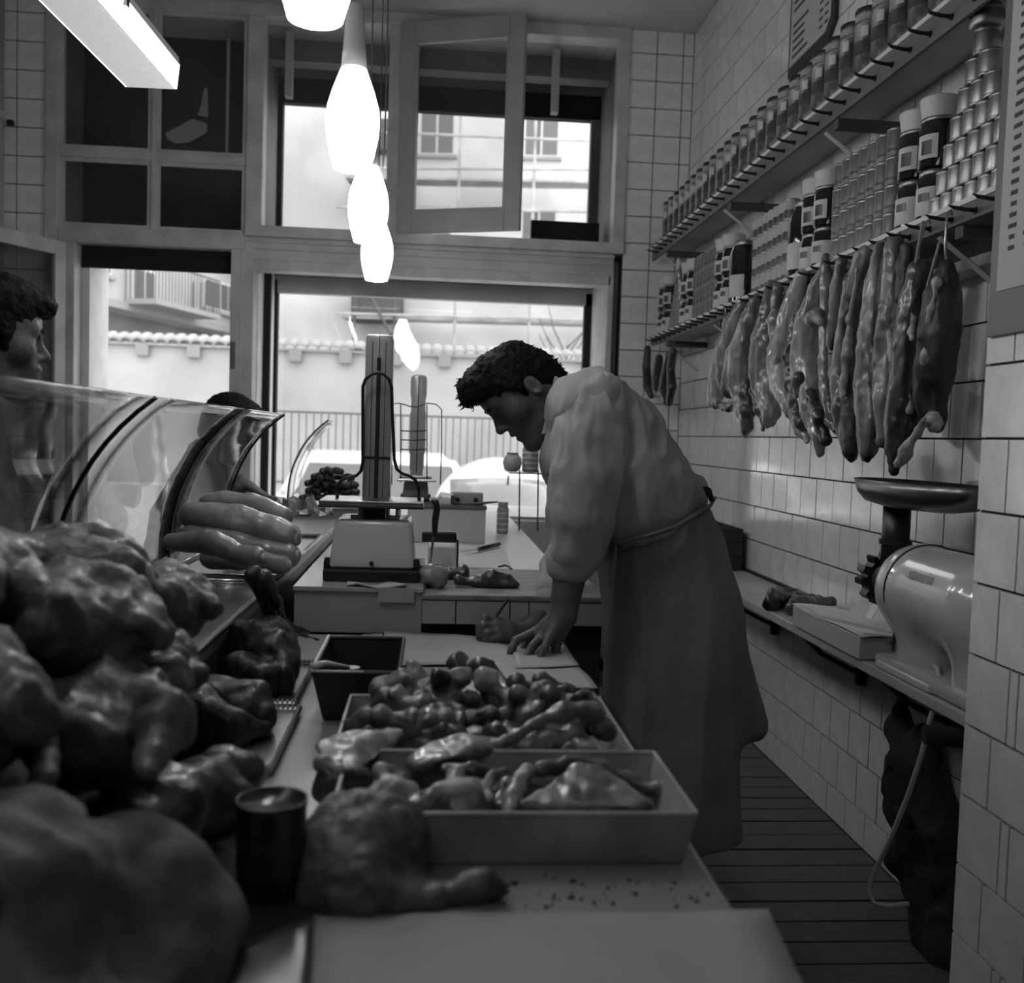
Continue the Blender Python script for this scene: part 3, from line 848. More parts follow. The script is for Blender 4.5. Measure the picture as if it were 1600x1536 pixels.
ct2 = thing('window_counter', 'low bright counter reaching from the block to the shop window', 'counter', (0, 4, 0))
MB().rbox(-.37, .43, 2.81, 5.5, .815, .85, .004).build('worktop', mat('bright_worktop', .6, .35), ct2)
MB().box(-.34, .42, 2.83, 5.5, 0, .815).build('carcass', mat('counter_side', .06, .6), ct2)
struct(MB().box(-1.0, 1.0, D1, YO, .25, .84).build('window_board', mat('bright_worktop', .6, .35)))
struct(MB().box(-2.1, -2.05, D1, 6.0, 2.2, 3.6).build('wall_side_return', BAYD))
struct(MB().box(-.995, .99, YF + .02, YF + .1, 0, .8).build('wall_under_window', FRAME))

# raised box under the scale
bx = thing('scale_plinth', 'low white box standing on the counter under the big scale', 'box', (-.16, 2.6, ZK))
MB().rbox(-.313, -.011, 2.335, 2.90, ZK, .90, .002).build('body', mat('plinth_white', .30, .4, var=.05), bx)
MB().rbox(-.316, -.008, 2.328, 2.905, .90, .911, .002).build('lid', mat('plinth_lid', .36, .18, coat=.3), bx)
g = [[Vector((-.19 + .14 * i / 6, 2.33 + .03 * j / 2 + .006 * math.sin(i * 2), .914 + .006 * math.sin(i * 1.3 + j))) for j in range(3)] for i in range(7)]
tag(MB().sheet(g, .004).build('folded_cloth', mat('cloth_grey', .38, .9), None, True), 'folded pale cloth lying before the black scale base', 'cloth')
g = [[Vector((-.115 + .085 * i / 2, 2.3265 - .0005 * j, .912 - .035 * j / 2)) for j in range(3)] for i in range(3)]
tag(MB().sheet(g, .0015).build('paper_note', PAPER), 'small paper note hanging over the edge of the white box', 'paper note')

# ---------------------------------------------------------------- scales
def shop_scale(root, cx, cy, z0, k=1.0):
    T = Matrix.Translation((cx, cy, z0)) @ Matrix.Scale(k, 4)
    SC = ENAMEL if k == 1 else ENAMELG
    MB().rbox(-.118, .118, -.09, .17, 0, .03, .006, T).build('base_plate', BLACK, root)
    for sx in (-.11, .11):
        MB().lathe([(.009, 0), (.009, .018), (.006, .03)], (sx, -.06, .026), 10, T).build('levelling_foot', IRON, root)
    b = MB()
    lo = [(-.106, -.075), (.106, -.075), (.106, .16), (-.106, .16)]; hi = [(-.094, -.055), (.094, -.055), (.094, .14), (-.094, .14)]
    bm = bmesh.new(); vs = [bm.verts.new((x, y, .03)) for x, y in lo] + [bm.verts.new((x, y, .15)) for x, y in hi]
    for f in ((3, 2, 1, 0), (4, 5, 6, 7), (0, 1, 5, 4), (1, 2, 6, 5), (2, 3, 7, 6), (3, 0, 4, 7)): bm.faces.new([vs[i] for i in f])
    bmesh.ops.bevel(bm, geom=bm.edges[:], offset=.012, segments=3, affect='EDGES', profile=.6)
    b._bm(bm, T); b.build('housing', SC, root, angle=35)
    MB().lathe([(.006, 0), (.006, .006)], (0, 0, 0), 10, T @ Matrix.Translation((0, -.078, .045)) @ Matrix.Rotation(PI / 2, 4, 'X')).build('lock_screw', IRON, root)
    for sx in (-.045, .05):
        MB().rbox(sx - .014, sx + .014, -.02, .0, .15, .16, .003, T).build('bracket', CHROME, root)
        MB().lathe([(.007, 0), (.007, .02), (.004, .024)], (sx + .01, -.01, .155), 8, T).build('pin', CHROME, root)
    MB().rbox(-.028, .028, -.01, .05, .148, .185, .004, T).build('neck', BLACK, root)
    MB().rbox(-.135, .125, -.075, .115, .181, .187, .003, T).build('platform_frame', BLACK, root)
    MB().rbox(-.133, .123, -.073, .113, .187, .199, .003, T).build('platform', STEEL, root)
    return T, SC

s1 = thing('shop_scale', 'large white counter scale with a tall slotted column and wire hoop', 'scale', (-.138, 2.52, .911))
T, SC = shop_scale(s1, -.138, 2.50, .911)
MB().rbox(-.037, .034, .05, .14, .12, .62, .012, T).build('column', ENAMELG, s1, angle=40)
MB().rbox(-.006, .004, .044, .052, .20, .56, .001, T).build('dial_slot', BLACKM, s1)
MB().rbox(-.037, .034, .048, .05, .30, .306, .001, T).build('column_joint', BLACKM, s1)
for x in (-.018, .016):
    MB().box(x - .0008, x + .0008, .0485, .0505, .16, .60, T).build('groove', BLACKM, s1)
MB().box(-.0012, .0005, .0485, .0505, .56, .62, T).build('seam', BLACKM, s1)
pts = [(527, 782), (527, 760), (533, 750), (545, 746), (557, 743), (564, 736), (567, 722), (567, 700), (567, 640), (567, 604), (571, 593), (580, 585), (590, 582), (600, 585), (608, 593), (612, 606), (613, 650), (615, 690), (616, 718), (620, 733), (628, 740), (640, 744), (649, 750), (654, 762), (655, 790)]
MB().tube([at_y(x, y, 2.50) for x, y in pts], .0042, 8).build('wire_hoop', BLACK, s1, True)

# ---------------------------------------------------------------- things on the window counter
cb = thing('white_cabinet', 'pale box cabinet with a dark top edge on the window counter', 'cabinet', (.08, 4.0, .85))
MB().rbox(-.085, .225, 3.88, 4.35, .851, .985, .003).build('body', mat('cabinet_pale', .42, .5), cb)
MB().rbox(-.088, .228, 3.875, 4.36, .985, 1.0, .003).build('top', mat('cabinet_top', .10, .5), cb)
s2 = thing('shop_scale', 'smaller pale scale with a wire rack standing on the white cabinet', 'scale', (-.07, 4.12, 1.0))
T, SC = shop_scale(s2, -.058, 4.10, 1.001, .52)
MB().rbox(-.05, .05, .05, .16, .12, .25, .02, T).build('column_foot', ENAMELG, s2)
MB().rbox(-.066, .066, .055, .155, .36, .72, .03, T).build('column_waist', ENAMELG, s2, angle=40)
MB().rbox(-.058, .058, .05, .16, .22, 1.0, .03, T).build('column', ENAMELG, s2, angle=40)
MB().rbox(-.066, .066, .055, .155, .80, 1.01, .04, T).build('column_head', ENAMELG, s2, angle=40)
MB().box(-.004, .004, .046, .052, .22, .99, T).build('dial_slot', BLACKM, s2)
YS2 = 4.03
rk = lambda ps, r=.0028: MB().tube([at_y(x, y, YS2) for x, y in ps], r, 6).build('rack_wire', BLACK, s2, True)
rk([(612, 757), (612, 632), (622, 630), (632, 632), (640, 635), (652, 636), (660, 632), (668, 630), (682, 632), (690, 640), (690, 700), (688, 757)])
rk([(626, 754), (626, 632)]); rk([(667, 754), (667, 632)])
for y in (673, 687, 702): rk([(626, y), (646, y + 1), (667, y)])
MB().rbox(-.075, .083, -.09, .1, .0, .01, .004, Matrix.Translation((-.058, 4.06, 1.085))).build('weighing_tray', STEEL, s2)

rd = thing('small_radio', 'small grey radio with two knobs on the white cabinet', 'radio', (.17, 3.98, 1.0))
MB().rbox(.085, .215, 3.93, 4.0, 1.001, 1.05, .006).build('body', ENAMELG, rd)
for x in (.112, .185):
    MB().lathe([(.009, 0), (.009, .008), (.006, .01)], (0, 0, 0), 14, Matrix.Translation((x, 3.93, 1.022)) @ Matrix.Rotation(PI / 2, 4, 'X')).build('knob', BLACK, rd)
g = [[Vector((.0 + .1 * i / 7, 3.88 + .12 * j / 4, 1.004 + .02 * (math.sin(i * 1.1 + j) * .4 + .6) + .02 * (i > 2))) for j in range(5)] for i in range(8)]
tag(MB().sheet(g, .0015).build('plastic_bag', mat('clear_bag', .7, .25), None, True), 'crumpled clear plastic bag beside the radio', 'plastic bag')
tag(MB().tube([(.13, 3.88, 1.005), (.20, 3.87, 1.012), (.27, 3.86, 1.02)], [.003, .006, .003], 8).build('pen', BLACK), 'dark pen sticking out over the white cabinet edge', 'pen')

sb = thing('scale_weight_box', 'small white box beside the big scale holding a leaning knife', 'box', (.05, 2.95, .85))
MB().rbox(.0, .085, 2.90, 3.1, .851, .945, .002).build('body', ENAMEL, sb); MB().box(.085, .09, 2.90, 3.1, .851, .968).build('side_panel', BLACK, sb)
MB().rbox(-.02, .085, 2.96, 3.0, .952, .985, .006).build('dark_roller', BLACK, sb)
kn = thing('upright_knife', 'black handled butcher knife standing upright beside the big scale', 'knife', (.02, 2.7, .9))
P = [at_y(x, y, 2.72) for x, y in ((672, 881), (677, 838), (679, 810))]
b = MB(); wv = Vector((.006, 0, 0))
b.prism([P[0] - wv * .1, P[0] + wv * .2, P[1] + wv * .9, P[2] + wv * 1.1, P[2] - wv * .6, P[1] - wv * .7], (0, .002, 0)).build('blade', STEEL, kn)
H = [at_y(x, y, 2.72) for x, y in ((679, 838), (680, 812), (683, 795), (681, 785), (675, 781))]
MB().tube(H, [.0075, .010, .010, .0095, .006], 10).build('handle', BLACK, kn, True)

cbd = thing('cutting_board', 'worn pale cutting board on the window counter', 'cutting board', (.16, 3.3, .85))
P = [at_z(x, y, .865) for x, y in ((697, 886), (800, 890), (788, 856), (700, 852))]
MB().prism([(p.x, p.y, .851) for p in P], (0, 0, .016)).build('board', mat('pale_board', .5, .6, var=.15, vscale=20, stretch=(1, 8, 1)), cbd)
kb = thing('kitchen_knife', 'long thin knife with a black handle lying on the cutting board', 'knife', (.2, 3.4, .867))
a, b_, c = at_z(706, 866, .878), at_z(748, 858, .878), at_z(780, 850, .879)
dv = (b_ - a).normalized(); nv = Vector((-dv.y, dv.x, 0)) * .008
MB().prism([a, b_ - nv, b_ + nv], (0, 0, .002)).build('blade', STEEL, kb)
MB().tube([b_, b_.lerp(c, .5), c], [.007, .009, .008], 8).build('handle', BLACK, kb, True)
tag(MB().tube([at_z(x, y, .868) for x, y in ((780, 886), (788, 884), (796, 886), (799, 890))], .005, 6).build('black_clip', BLACK), 'small black clip at the corner of the cutting board', 'clip')

# wire and glass stand by the window with jars on it
gs = thing('display_stand', 'wire framed glass display stand before the shop window', 'stand', (.45, 4.6, .85))
for px in (812, 841, 905): MB().tube([(at_y(px, 800, 4.45).x, 4.45, .851), at_y(px, 735, 4.45)], .004, 6).build('upright', BLACK, gs)
for py in (739, 808):
    a, b_ = at_y(796, py, 4.45), at_y(925, py + 4, 4.45)
    MB().box(a.x, b_.x, 4.45, 4.85, a.z - .003, a.z + .003).build('glass_shelf', glass_mat('shelf_glass', .8), gs)
    MB().tube([a, b_], .004, 6).build('shelf_rail', STEEL, gs)
def jar(name, label, px, py, Y, r, h, m, lid=True):
    p = at_y(px, py, Y); p.z = max(p.z, .851); t = thing(name, label, 'jar', p)
    MB().lathe([(r * .9, 0), (r, .01), (r, h * .78), (r * .8, h * .86)], p, 18).build('glass_body', m, t, True)
    MB().lathe([(r * .85, h * .86), (r * .85, h)], p, 18).build('lid', ENAMELG, t)
    for k in range(4): MB().lathe([(r * 1.01, 0), (r * 1.01, .006)], (p.x, p.y, p.z + h * (.12 + .17 * k)), 18).build('band', ENAMEL, t)
jar('banded_jar', 'tall ribbed jar on top of the wire display stand', 828, 738, 4.5, .038, .14, mat('jar_grey', .25, .2))
p = at_y(800, 737, 4.5); t = thing('round_jar', 'squat round glass jar beside the ribbed jar', 'jar', p)
MB().lathe([(.02, 0), (.038, .012), (.045, .04), (.04, .065), (.026, .08)], p, 18).build('glass_body', mat('jar_pale', .4, .12), t, True); MB().lathe([(.028, .08), (.028, .088)], p, 18).build('lid', STEEL, t)
jar('dark_jar', 'dark topped jar standing on the window counter beside the stand', 784, 852, 4.3, .026, .14, mat('jar_grey', .25, .2))

# ---------------------------------------------------------------- glazed display case on the customers' side
dc = thing('display_case', 'long display case with a deck of trays between counter and customers', 'display case', (-.55, 2.6, 0))
MB().box(-.74, -.375, .1, 4.95, 0, .88).build('body', mat('case_side', .09, .4), dc)
MB().rbox(-.76, -.372, .1, 4.95, .88, .90, .004).build('deck', mat('case_deck', .33, .3, metal=.4), dc)
GP = [(-.5, 1.33), (-.532, 1.304), (-.562, 1.275), (-.588, 1.245), (-.611, 1.213), (-.63, 1.18), (-.646, 1.147), (-.66, 1.112), (-.671, 1.076), (-.679, 1.04), (-.684, 1.0), (-.687, .95), (-.688, .90)]
for i, (y0, y1) in enumerate(((.85, 1.834), (1.842, 2.658), (2.666, 3.40), (4.82, 5.25))):
    t = thing('curved_glass', 'curved glass guard of the display case, %s' % ('first and widest pane from the viewer', 'second pane from the viewer', 'third pane, ending beside the meat rolls', 'separate last pane near the window')[i], 'glass guard', (-.68, y0, .9), 'curved glass guards')
    g = [[Vector((x, y0 + (y1 - y0) * j / 6, z)) for x, z in GP] for j in range(7)]
    MB().sheet(g, .005).build('pane', CASEGLASS, t, True)
    for yy in ((y0, y1) if i < 3 else (y0, y0 + .18)):
        MB().tube([(x, yy, z) for x, z in GP], .0045 if yy > y0 or i == 3 else .003, 6).build('edge_seal', BLACK, t, True)

# ================================================================== RIGHT WALL: SHELVES
SHELF = mat('shelf_board', .34, .55, var=.1, vscale=6)
HOOK = mat('iron_hook', .012, .5)
def hook_shelf(label, ztop, y0, y1, fh, hooks, brackets):
    s = thing('hook_shelf', label, 'shelf', (1.3, (y0 + y1) / 2, ztop - .02))
    MB().rbox(1.205, XW, y0, y1, ztop - .018, ztop, .003).build('board', SHELF, s)
    MB().rbox(1.193, 1.205, y0, y1, ztop - fh, ztop + .002, .002).build('fascia', mat('shelf_fascia', .11, .6, var=.15), s)
    MB().rbox(1.19, 1.194, y0, y1, ztop - .010, ztop + .003, .001).build('front_lip', mat('pale_lip', .62, .4), s)
    for y in hooks:
        MB().tube([(1.195, y, ztop - fh * .68), (1.165, y, ztop - fh * .66), (1.14, y, ztop - fh * .6), (1.128, y, ztop - fh * .5)], [.0052, .0048, .0042, .0015], 7).build('hook', HOOK, s, True)
        MB().lathe([(.008, 0), (.008, .004)], (0, 0, 0), 10, Matrix.Translation((1.192, y, ztop - fh * .68)) @ Matrix.Rotation(-PI / 2, 4, 'Y')).build('hook_plate', HOOK, s)
    for y in brackets:
        b = MB().rbox(1.20, XW, y - .018, y + .018, ztop - fh - .03, ztop - fh, .003).build('bracket_arm', mat('bracket_dark', .06, .6), s)
        MB().tube([(1.212, y + .11, ztop - fh - .005), (1.40, y + .11, ztop - fh - .14)], .011, 6, flat=.5).build('strut', mat('bracket_pale', .5, .5), b)
    return s
hook_shelf('upper wall shelf lined with tall tins and a row of iron hooks', 2.35, 1.96, 5.42, .075, [1.972 + .1 * k for k in range(34)], (2.95, 4.02, 5.10))
hook_shelf('lower wall shelf crowded with jars and stacked tins, meat hanging below', 1.85, 1.96, 5.36, .05, [2.02 + .1 * k for k in range(33)], (2.2, 3.15, 4.1, 5.02))
tag(MB().rbox(1.33, XW, 2.0, 4.6, 1.735, 1.765, .003).build('wall_batten', SHELF), 'narrow timber batten on the tiles under the lower shelf', 'batten')

# ---------------------------------------------------------------- tins and jars (built once at the origin, then copied)
def proto(name, cat, parts):
    t = thing(name, '', cat)
    for nm, mb, m in parts: mb.build(nm, m, t, angle=40)
    return t
def cyl(r, h0, h1, n=20): return MB().lathe([(r * .97, h0), (r, h0 + .003), (r, h1 - .003), (r * .97, h1)], n=n)
TINL = mat('tin_label_grey', .15, .35, var=.25, vscale=30, stretch=(1, 1, .25))
TIND = mat('tin_label_dark', .07, .35, var=.5, vscale=22, stretch=(1, 1, .4))
LIDP = mat('pale_plastic_lid', .52, .45)
DARKJ = mat('dark_preserve_glass', .012, .08, coat=.6)
LABEL = mat('paper_label', .55, .6, var=.06, vscale=20)
def arc_label(r, z0, z1, a0, a1, n=7):
    g = [[Vector((r * math.cos(a), r * math.sin(a), z)) for z in (z0, z1)] for a in np.linspace(a0, a1, n)]
    return MB().sheet(g, .0008)
def ring(r, z0, z1, n=20): return MB().lathe([(r, z0), (r + .0006, (z0 + z1) / 2), (r, z1)], n=n)
A0 = PI  # faces -X
tall_tin = proto('tall_tin', 'tin', [('tin_body', cyl(.044, 0, .205), mat('printed_tin', .24, .3, var=.7, vscale=16, stretch=(1, 1, .6))), ('dark_lid', cyl(.0455, .205, .222), mat('tin_lid_dark', .03, .3)),
    ('price_sticker', arc_label(.0448, .135, .165, 3.55, 4.05), LABEL), ('print_band', ring(.0446, .085, .125), TIND), ('seal_ring', ring(.0455, .176, .183), TIN),
    ('emblem', arc_label(.0450, .12, .155, 4.15, 4.5), mat('emblem_dark', .02, .5))])
pres_jar = proto('preserve_jar', 'jar', [('glass_body', MB().lathe([(.042, 0), (.048, .006), (.048, .10), (.043, .118), (.040, .124)]), DARKJ), ('metal_lid', cyl(.043, .122, .135), TIN), ('paper_label', arc_label(.0485, .02, .09, 2.9, 4.5), LABEL),
    ('label_print', arc_label(.0491, .055, .075, 3.2, 3.9), TIND)])
cup_jar = proto('preserve_jar', 'jar', [('glass_body', MB().lathe([(.042, 0), (.048, .006), (.048, .10), (.043, .118), (.040, .124)]), DARKJ), ('metal_lid', cyl(.046, .120, .130), TIN), ('upturned_cup', MB().lathe([(.043, .13), (.050, .178), (.048, .181)]), LIDP), ('picture_label', arc_label(.0485, .025, .085, 3.1, 4.3), LABEL), ('label_print', arc_label(.0491, .035, .07, 3.4, 4.0), TIND)])
tall_jar = proto('tall_bottle', 'bottle', [('glass_body', MB().lathe([(.046, 0), (.052, .008), (.052, .19), (.044, .225), (.034, .245), (.034, .255)]), DARKJ), ('cap', cyl(.037, .252, .272), TIN), ('paper_label', arc_label(.0525, .035, .125, 3.0, 4.3), LABEL)])
big_jar = proto('tall_bottle', 'bottle', [('glass_body', MB().lathe([(.055, 0), (.062, .008), (.062, .21), (.052, .238), (.046, .245)]), DARKJ), ('cap', cyl(.048, .243, .262), TIN), ('paper_label', arc_label(.0625, .03, .12, 3.2, 4.4), LABEL)])
can_a = proto('stacked_tin', 'tin', [('tin_body', cyl(.0288, 0, .0765, 16), TINL), ('band', ring(.0290, .012, .020, 16), TIND), ('rim', ring(.0293, .070, .075, 16), TIN)])
can_b = proto('stacked_tin', 'tin', [('tin_body', cyl(.0270, 0, .0755, 16), mat('banded_label', .40, .4, var=.1)), ('band', ring(.0272, .006, .036, 16), TIND), ('rim', ring(.0274, .070, .075, 16), TIN)])
can_c = proto('fish_tin', 'tin', [('tin_body', cyl(.0265, 0, .057, 16), TIN), ('seam', ring(.0270, .050, .055, 16), TIN), ('foot_seam', ring(.0270, .001, .005, 16), TIN)])
can_d = proto('fish_tin', 'tin', [('tin_body', cyl(.0180, 0, .0385, 12), TIN), ('seam', ring(.0184, .034, .037, 12), TIN)])
def put(p, x, y, z, label, group, rot=0.):
    o = dup(p, Matrix.Translation((x, y, z)) @ Matrix.Rotation(rot, 4, 'Z'), label); o['group'] = group; return o
for k in range(30):
    y = 5.30 - .11 * k
    if y < 1.98: break
    put(tall_tin, 1.262 + .004 * random.random(), y, 2.3505, 'tall printed tin on the upper hook shelf, %s from the window wall' % ORD[k], 'tall tins on the upper shelf', random.uniform(-.15, .15))
ZL = 1.8505
def jar_block(ys, where, dark=False):
    for c, y in enumerate(ys):
        for r in range(2):
            put((pres_jar, cup_jar)[r], 1.262, y, ZL + .1355 * r, '%s dark preserve jar %s, %s' % (('lower', 'upper cup-topped')[r], where, ('farther from the viewer', 'nearer the viewer')[c]), 'two-high dark preserve jars', random.uniform(-.1, .1))
jar_block((2.545, 2.435), 'beside the pyramid of small tins')
jar_block((3.23, 3.125), 'beside the thin dark bottle')
jar_block((4.24, 4.135), 'beside the widest dark bottle')
jar_block((4.83, 4.725), 'between pyramid and far plain tins')
jar_block((5.31, 5.205), 'next to the window wall')
put(tall_jar, 1.265, 3.345, ZL, 'thin dark bottle with a pale label among the lower shelf tins', 'tall dark bottles')
put(big_jar, 1.27, 4.0, ZL, 'widest dark bottle with a pale label on the lower shelf', 'tall dark bottles')
def wall_of(p, ys, rows, h, where, grp, dx=0.):
    for c, y in enumerate(ys):
        for r in range(rows):
            put(p, 1.255 + dx + .003 * random.random(), y + .003 * (random.random() - .5), ZL + h * r, '%s, %s layer up, %s from the window' % (where, ORD[r], ORD[c]), grp, random.uniform(-.3, .3))
wall_of(can_a, [3.01 - .0595 * k for k in range(7)], 4, .077, 'plain grey tin stacked beside the cup-topped jars', 'near stack of plain tins')
wall_of(can_b, [3.78 - .0555 * k for k in range(7)], 4, .076, 'pale banded tin stacked between two dark bottles', 'stack of banded tins')
wall_of(can_a, [4.645 - .0595 * k for k in range(6)], 4, .077, 'plain grey tin in the far stack', 'far stack of plain tins')
for r in range(7):
    for c in range(7 - r):
        put(can_c, 1.25, 2.385 - .0545 * c - .02725 * r, ZL + .0575 * r, 'small bright tin in the near pyramid, %s layer up, %s from the window' % (ORD[r], ORD[c]), 'near pyramid of small tins', random.uniform(-3, 3))
bt = thing('domed_tin', 'domed metal tin crowning the near pyramid of small tins', 'tin', (1.25, 2.2215, ZL + .4026))
MB().lathe([(.034, 0), (.038, .01), (.038, .04), (.030, .055), (.012, .06)], (1.25, 2.2215, ZL + .4026), 20).build('tin_body', TIN, bt, True); MB().lathe([(.0385, .036), (.0385, .042)], (1.25, 2.2215, ZL + .4026), 20).build('seam', STEEL, bt)
for r in range(8):
    for c in range(8 - r):
        put(can_d, 1.25, 5.14 - .037 * c - .0185 * r, ZL + .039 * r, 'tiny bright tin in the far pyramid, %s layer up, %s from the window' % (ORD[r], ORD[c]), 'far pyramid of tiny tins')
rt = thing('round_tin', 'round pale tin balanced on the far pyramid of tiny tins', 'tin', (1.25, 5.0105, ZL + .3125))
MB().lathe([(.030, -.012), (.032, -.006), (.032, .006), (.030, .012)], (0, 0, 0), 20, Matrix.Translation((1.25, 5.0105, ZL + .3125 + .032)) @ Matrix.Rotation(PI / 2, 4, 'Y')).build('tin_body', LIDP, rt); MB().lathe([(.033, -.002), (.033, .002)], (0, 0, 0), 20, Matrix.Translation((1.25, 5.0105, ZL + .3125 + .032)) @ Matrix.Rotation(PI / 2, 4, 'Y')).build('rim', TIN, rt)
for p in (tall_tin, pres_jar, cup_jar, tall_jar, big_jar, can_a, can_b, can_c, can_d):
    for ch in list(p.children): bpy.data.objects.remove(ch)
    bpy.data.objects.remove(p)
# little price flags standing behind the tins
for k in range(16):
    y = 4.6 - .16 * k
    tag(MB().box(1.33, 1.331, y - .011, y + .011, 2.352, 2.60).build('price_flag', mat('flag_paper', .42, .7)), 'small paper price flag behind the tall tins, %s from the window' % ORD[k], 'price flag', 'price flags behind the tall tins')

# ---------------------------------------------------------------- framed lists
INK = mat('print_ink', .05, .8)
pb = thing('price_list', 'framed price list with a cut corner hung high on the tiled wall', 'price list', (XW, 3.1, 2.5))
a = at_x(1232, 124, XW - .012); b = at_x(1303, 70, XW - .012); zlo = a.z; ya, yb = a.y, b.y
zt = zlo + .62
def quad(mb, pts, x0, x1): return mb.prism([(x0, p[0], p[1]) for p in pts], (x1 - x0, 0, 0))
quad(MB(), [(ya, zlo), (yb + .06, zlo), (yb, zlo + .05), (yb, zt), (ya, zt)], XW - .016, XW - .001).build('frame', mat('dark_frame', .03, .5), pb)
quad(MB(), [(ya - .022, zlo + .035), (yb + .075, zlo + .035), (yb + .03, zlo + .075), (yb + .03, zt - .03), (ya - .022, zt - .03)], XW - .019, XW - .016).build('sheet', mat('list_paper', .45, .7), pb)
ink = MB()
for k in range(17):
    z = zlo + .06 + k * .03; L = (ya - .06) - (yb + .16)
    y1 = ya - .05
    if k % 6 == 5: continue
    ink.box(XW - .0196, XW - .0189, y1 - L * random.uniform(.45, .8), y1, z, z + .011)
    for c in (0, 1): ink.box(XW - .0196, XW - .0189, yb + .05 + c * .05, yb + .082 + c * .05, z + .006, z + .016)
o = ink.build('print', INK, pb); o['kind'] = 'stuff'

bd = thing('notice_board', 'printed list board hung on the tiled pillar with columns of figures', 'notice board', (PX, 1.8, 1.5))
zb = at_x(1552, 527, PX).z; zs = at_x(1560, 455, PX - .012).z
MB().rbox(PX - .010, PX - .001, 1.25, 1.935, zb, 2.95, .002).build('backing', mat('board_backing', .13, .5), bd)
MB().box(PX - .0125, PX - .010, 1.27, 1.905, zs, 2.9).build('sheet', mat('list_paper', .45, .7), bd)
ink = MB()
for k in range(58):
    z = zs + .075 + k * .0215
    for y in (1.862, 1.81, 1.70, 1.655, 1.56, 1.5):
        w = random.uniform(.018, .030)
        ink.box(PX - .0132, PX - .0124, y - w / 2, y + w / 2, z, z + .009)
o = ink.build('print', INK, bd); o['kind'] = 'stuff'

# ================================================================== LOWER WALL SHELF AND THE MINCER
ZW = .72; XWS = 1.15
ws = thing('wall_shelf', 'narrow pale work shelf along the right wall on iron brackets', 'shelf', (1.28, 3.2, ZW - .03))
MB().rbox(XWS, XW, 1.955, 4.75, ZW - .028, ZW, .004).build('board', mat('work_shelf', .40, .4, var=.12, vscale=6), ws)
MB().box(XW - .012, XW, 1.955, 4.75, ZW, ZW + .012).build('back_strip', IRON, ws)
for y in (2.15, 2.45, 3.0, 3.8, 4.5):
    b = MB().rbox(1.19, XW, y - .012, y + .012, ZW - .045, ZW - .028, .003).build('bracket_arm', IRON, ws)
    MB().tube([(1.20, y, ZW - .04), (1.26, y, ZW - .10), (1.36, y, ZW - .15), (1.395, y, ZW - .16)], [.012, .009, .009, .012], 6).build('scroll', IRON, b)
    MB().rbox(XW - .03, XW - .001, y - .014, y + .014, ZW - .20, ZW - .028, .005).build('wall_leg', IRON, b)
# dark crate
p = at_z(1178, 893, ZW)
cx0, cy0 = p.x - .30, p.y
crt = thing('dark_crate', 'dark slatted crate at the far end of the wall shelf', 'crate', (1.25, cy0 + .2, ZW))
cx1 = XW - .03; cx0 = 1.12
for k in range(3):
    z0 = ZW + .004 + .062 * k
    for nm, bb in (('slat', (cx0, cx1, cy0, cy0 + .012)), ('slat', (cx0, cx1, cy0 + .36, cy0 + .372)), ('slat', (cx0, cx0 + .012, cy0 + .012, cy0 + .36)), ('slat', (cx1 - .012, cx1, cy0 + .012, cy0 + .36))):
        MB().box(*bb, z0, z0 + .058).build(nm, mat('crate_wood', .018, .7, var=.4), crt)
MB().box(cx0 + .012, cx1 - .012, cy0 + .012, cy0 + .36, ZW + .002, ZW + .012).build('bottom', mat('crate_wood', .018, .7), crt)
for x in (cx0 + .012, cx1 - .03):
    for y in (cy0 + .012, cy0 + .34): MB().box(x, x + .018, y, y + .018, ZW + .012, ZW + .19).build('corner_post', mat('crate_wood', .018, .7), crt)

# wrapped parcel of waxed paper sheets
pk = thing('paper_stack', 'block of waxed wrapping paper on the wall shelf', 'paper stack', (1.25, 2.6, ZW))
MB().rbox(1.14, 1.335, 2.47, 2.95, ZW + .002, ZW + .062, .003).build('block', mat('paper_block', .42, .6, var=.06), pk)
g = [[Vector((1.139 + .24 * i / 8, 2.46 + .50 * j / 10, ZW + .064 + .004 * math.sin(i * .9 + j * .7) + (.05 * max(0, (i - 5) / 3) ** 2 * (1 if j < 4 else .3)))) for i in range(9)] for j in range(11)]
MB().sheet(g, .0012).build('top_sheet', mat('waxed_paper', .48, .28, var=.06), pk, True)
g = [[at_y(x, y, 2.62) + Vector((0, .04 * j, 0)) for x, y in ((1362, 968), (1374, 945), (1388, 930), (1396, 965))] for j in range(2)]
tag(MB().sheet(g, .001).build('paper_peak', mat('bright_paper', .7, .6)), 'pointed white paper fold standing against the mincer', 'paper')

# electric mincer: drum, pedestal, grinding head, feed tray
DY = -.14
mc = thing('meat_mincer', 'pale enamelled electric mincer with a ribbed ring and oval feed tray', 'mincer', (1.27, 2.35, ZW))
MX, MZ, MR = 1.262, .925, .112
SENA = mat('mincer_enamel', .46, .22, coat=.6, var=.03)
s = Soft(.006, .03)
s.limb([(MX, (2.50 + DY), MZ), (MX, 2.085, MZ - .005)], [MR, MR + .006], k=.02)
s.ball((MX, (2.545 + DY), MZ - .005), (MR * .93, .085, MR * .95), k=.05)
s.limb([(MX, (2.47 + DY), MZ - .06), (MX - .005, (2.45 + DY), ZW + .045)], [.085, .088], k=.05)
s.limb([(MX, 2.06, MZ - .06), (MX, 2.06, ZW + .045)], [.08, .085], k=.05)
s.build('drum', SENA, mc)
MB().rbox(MX - .105, MX + .12, 1.965, (2.56 + DY), ZW + .003, ZW + .035, .012).build('base', SENA, mc, angle=40)
rr = MR + .0045
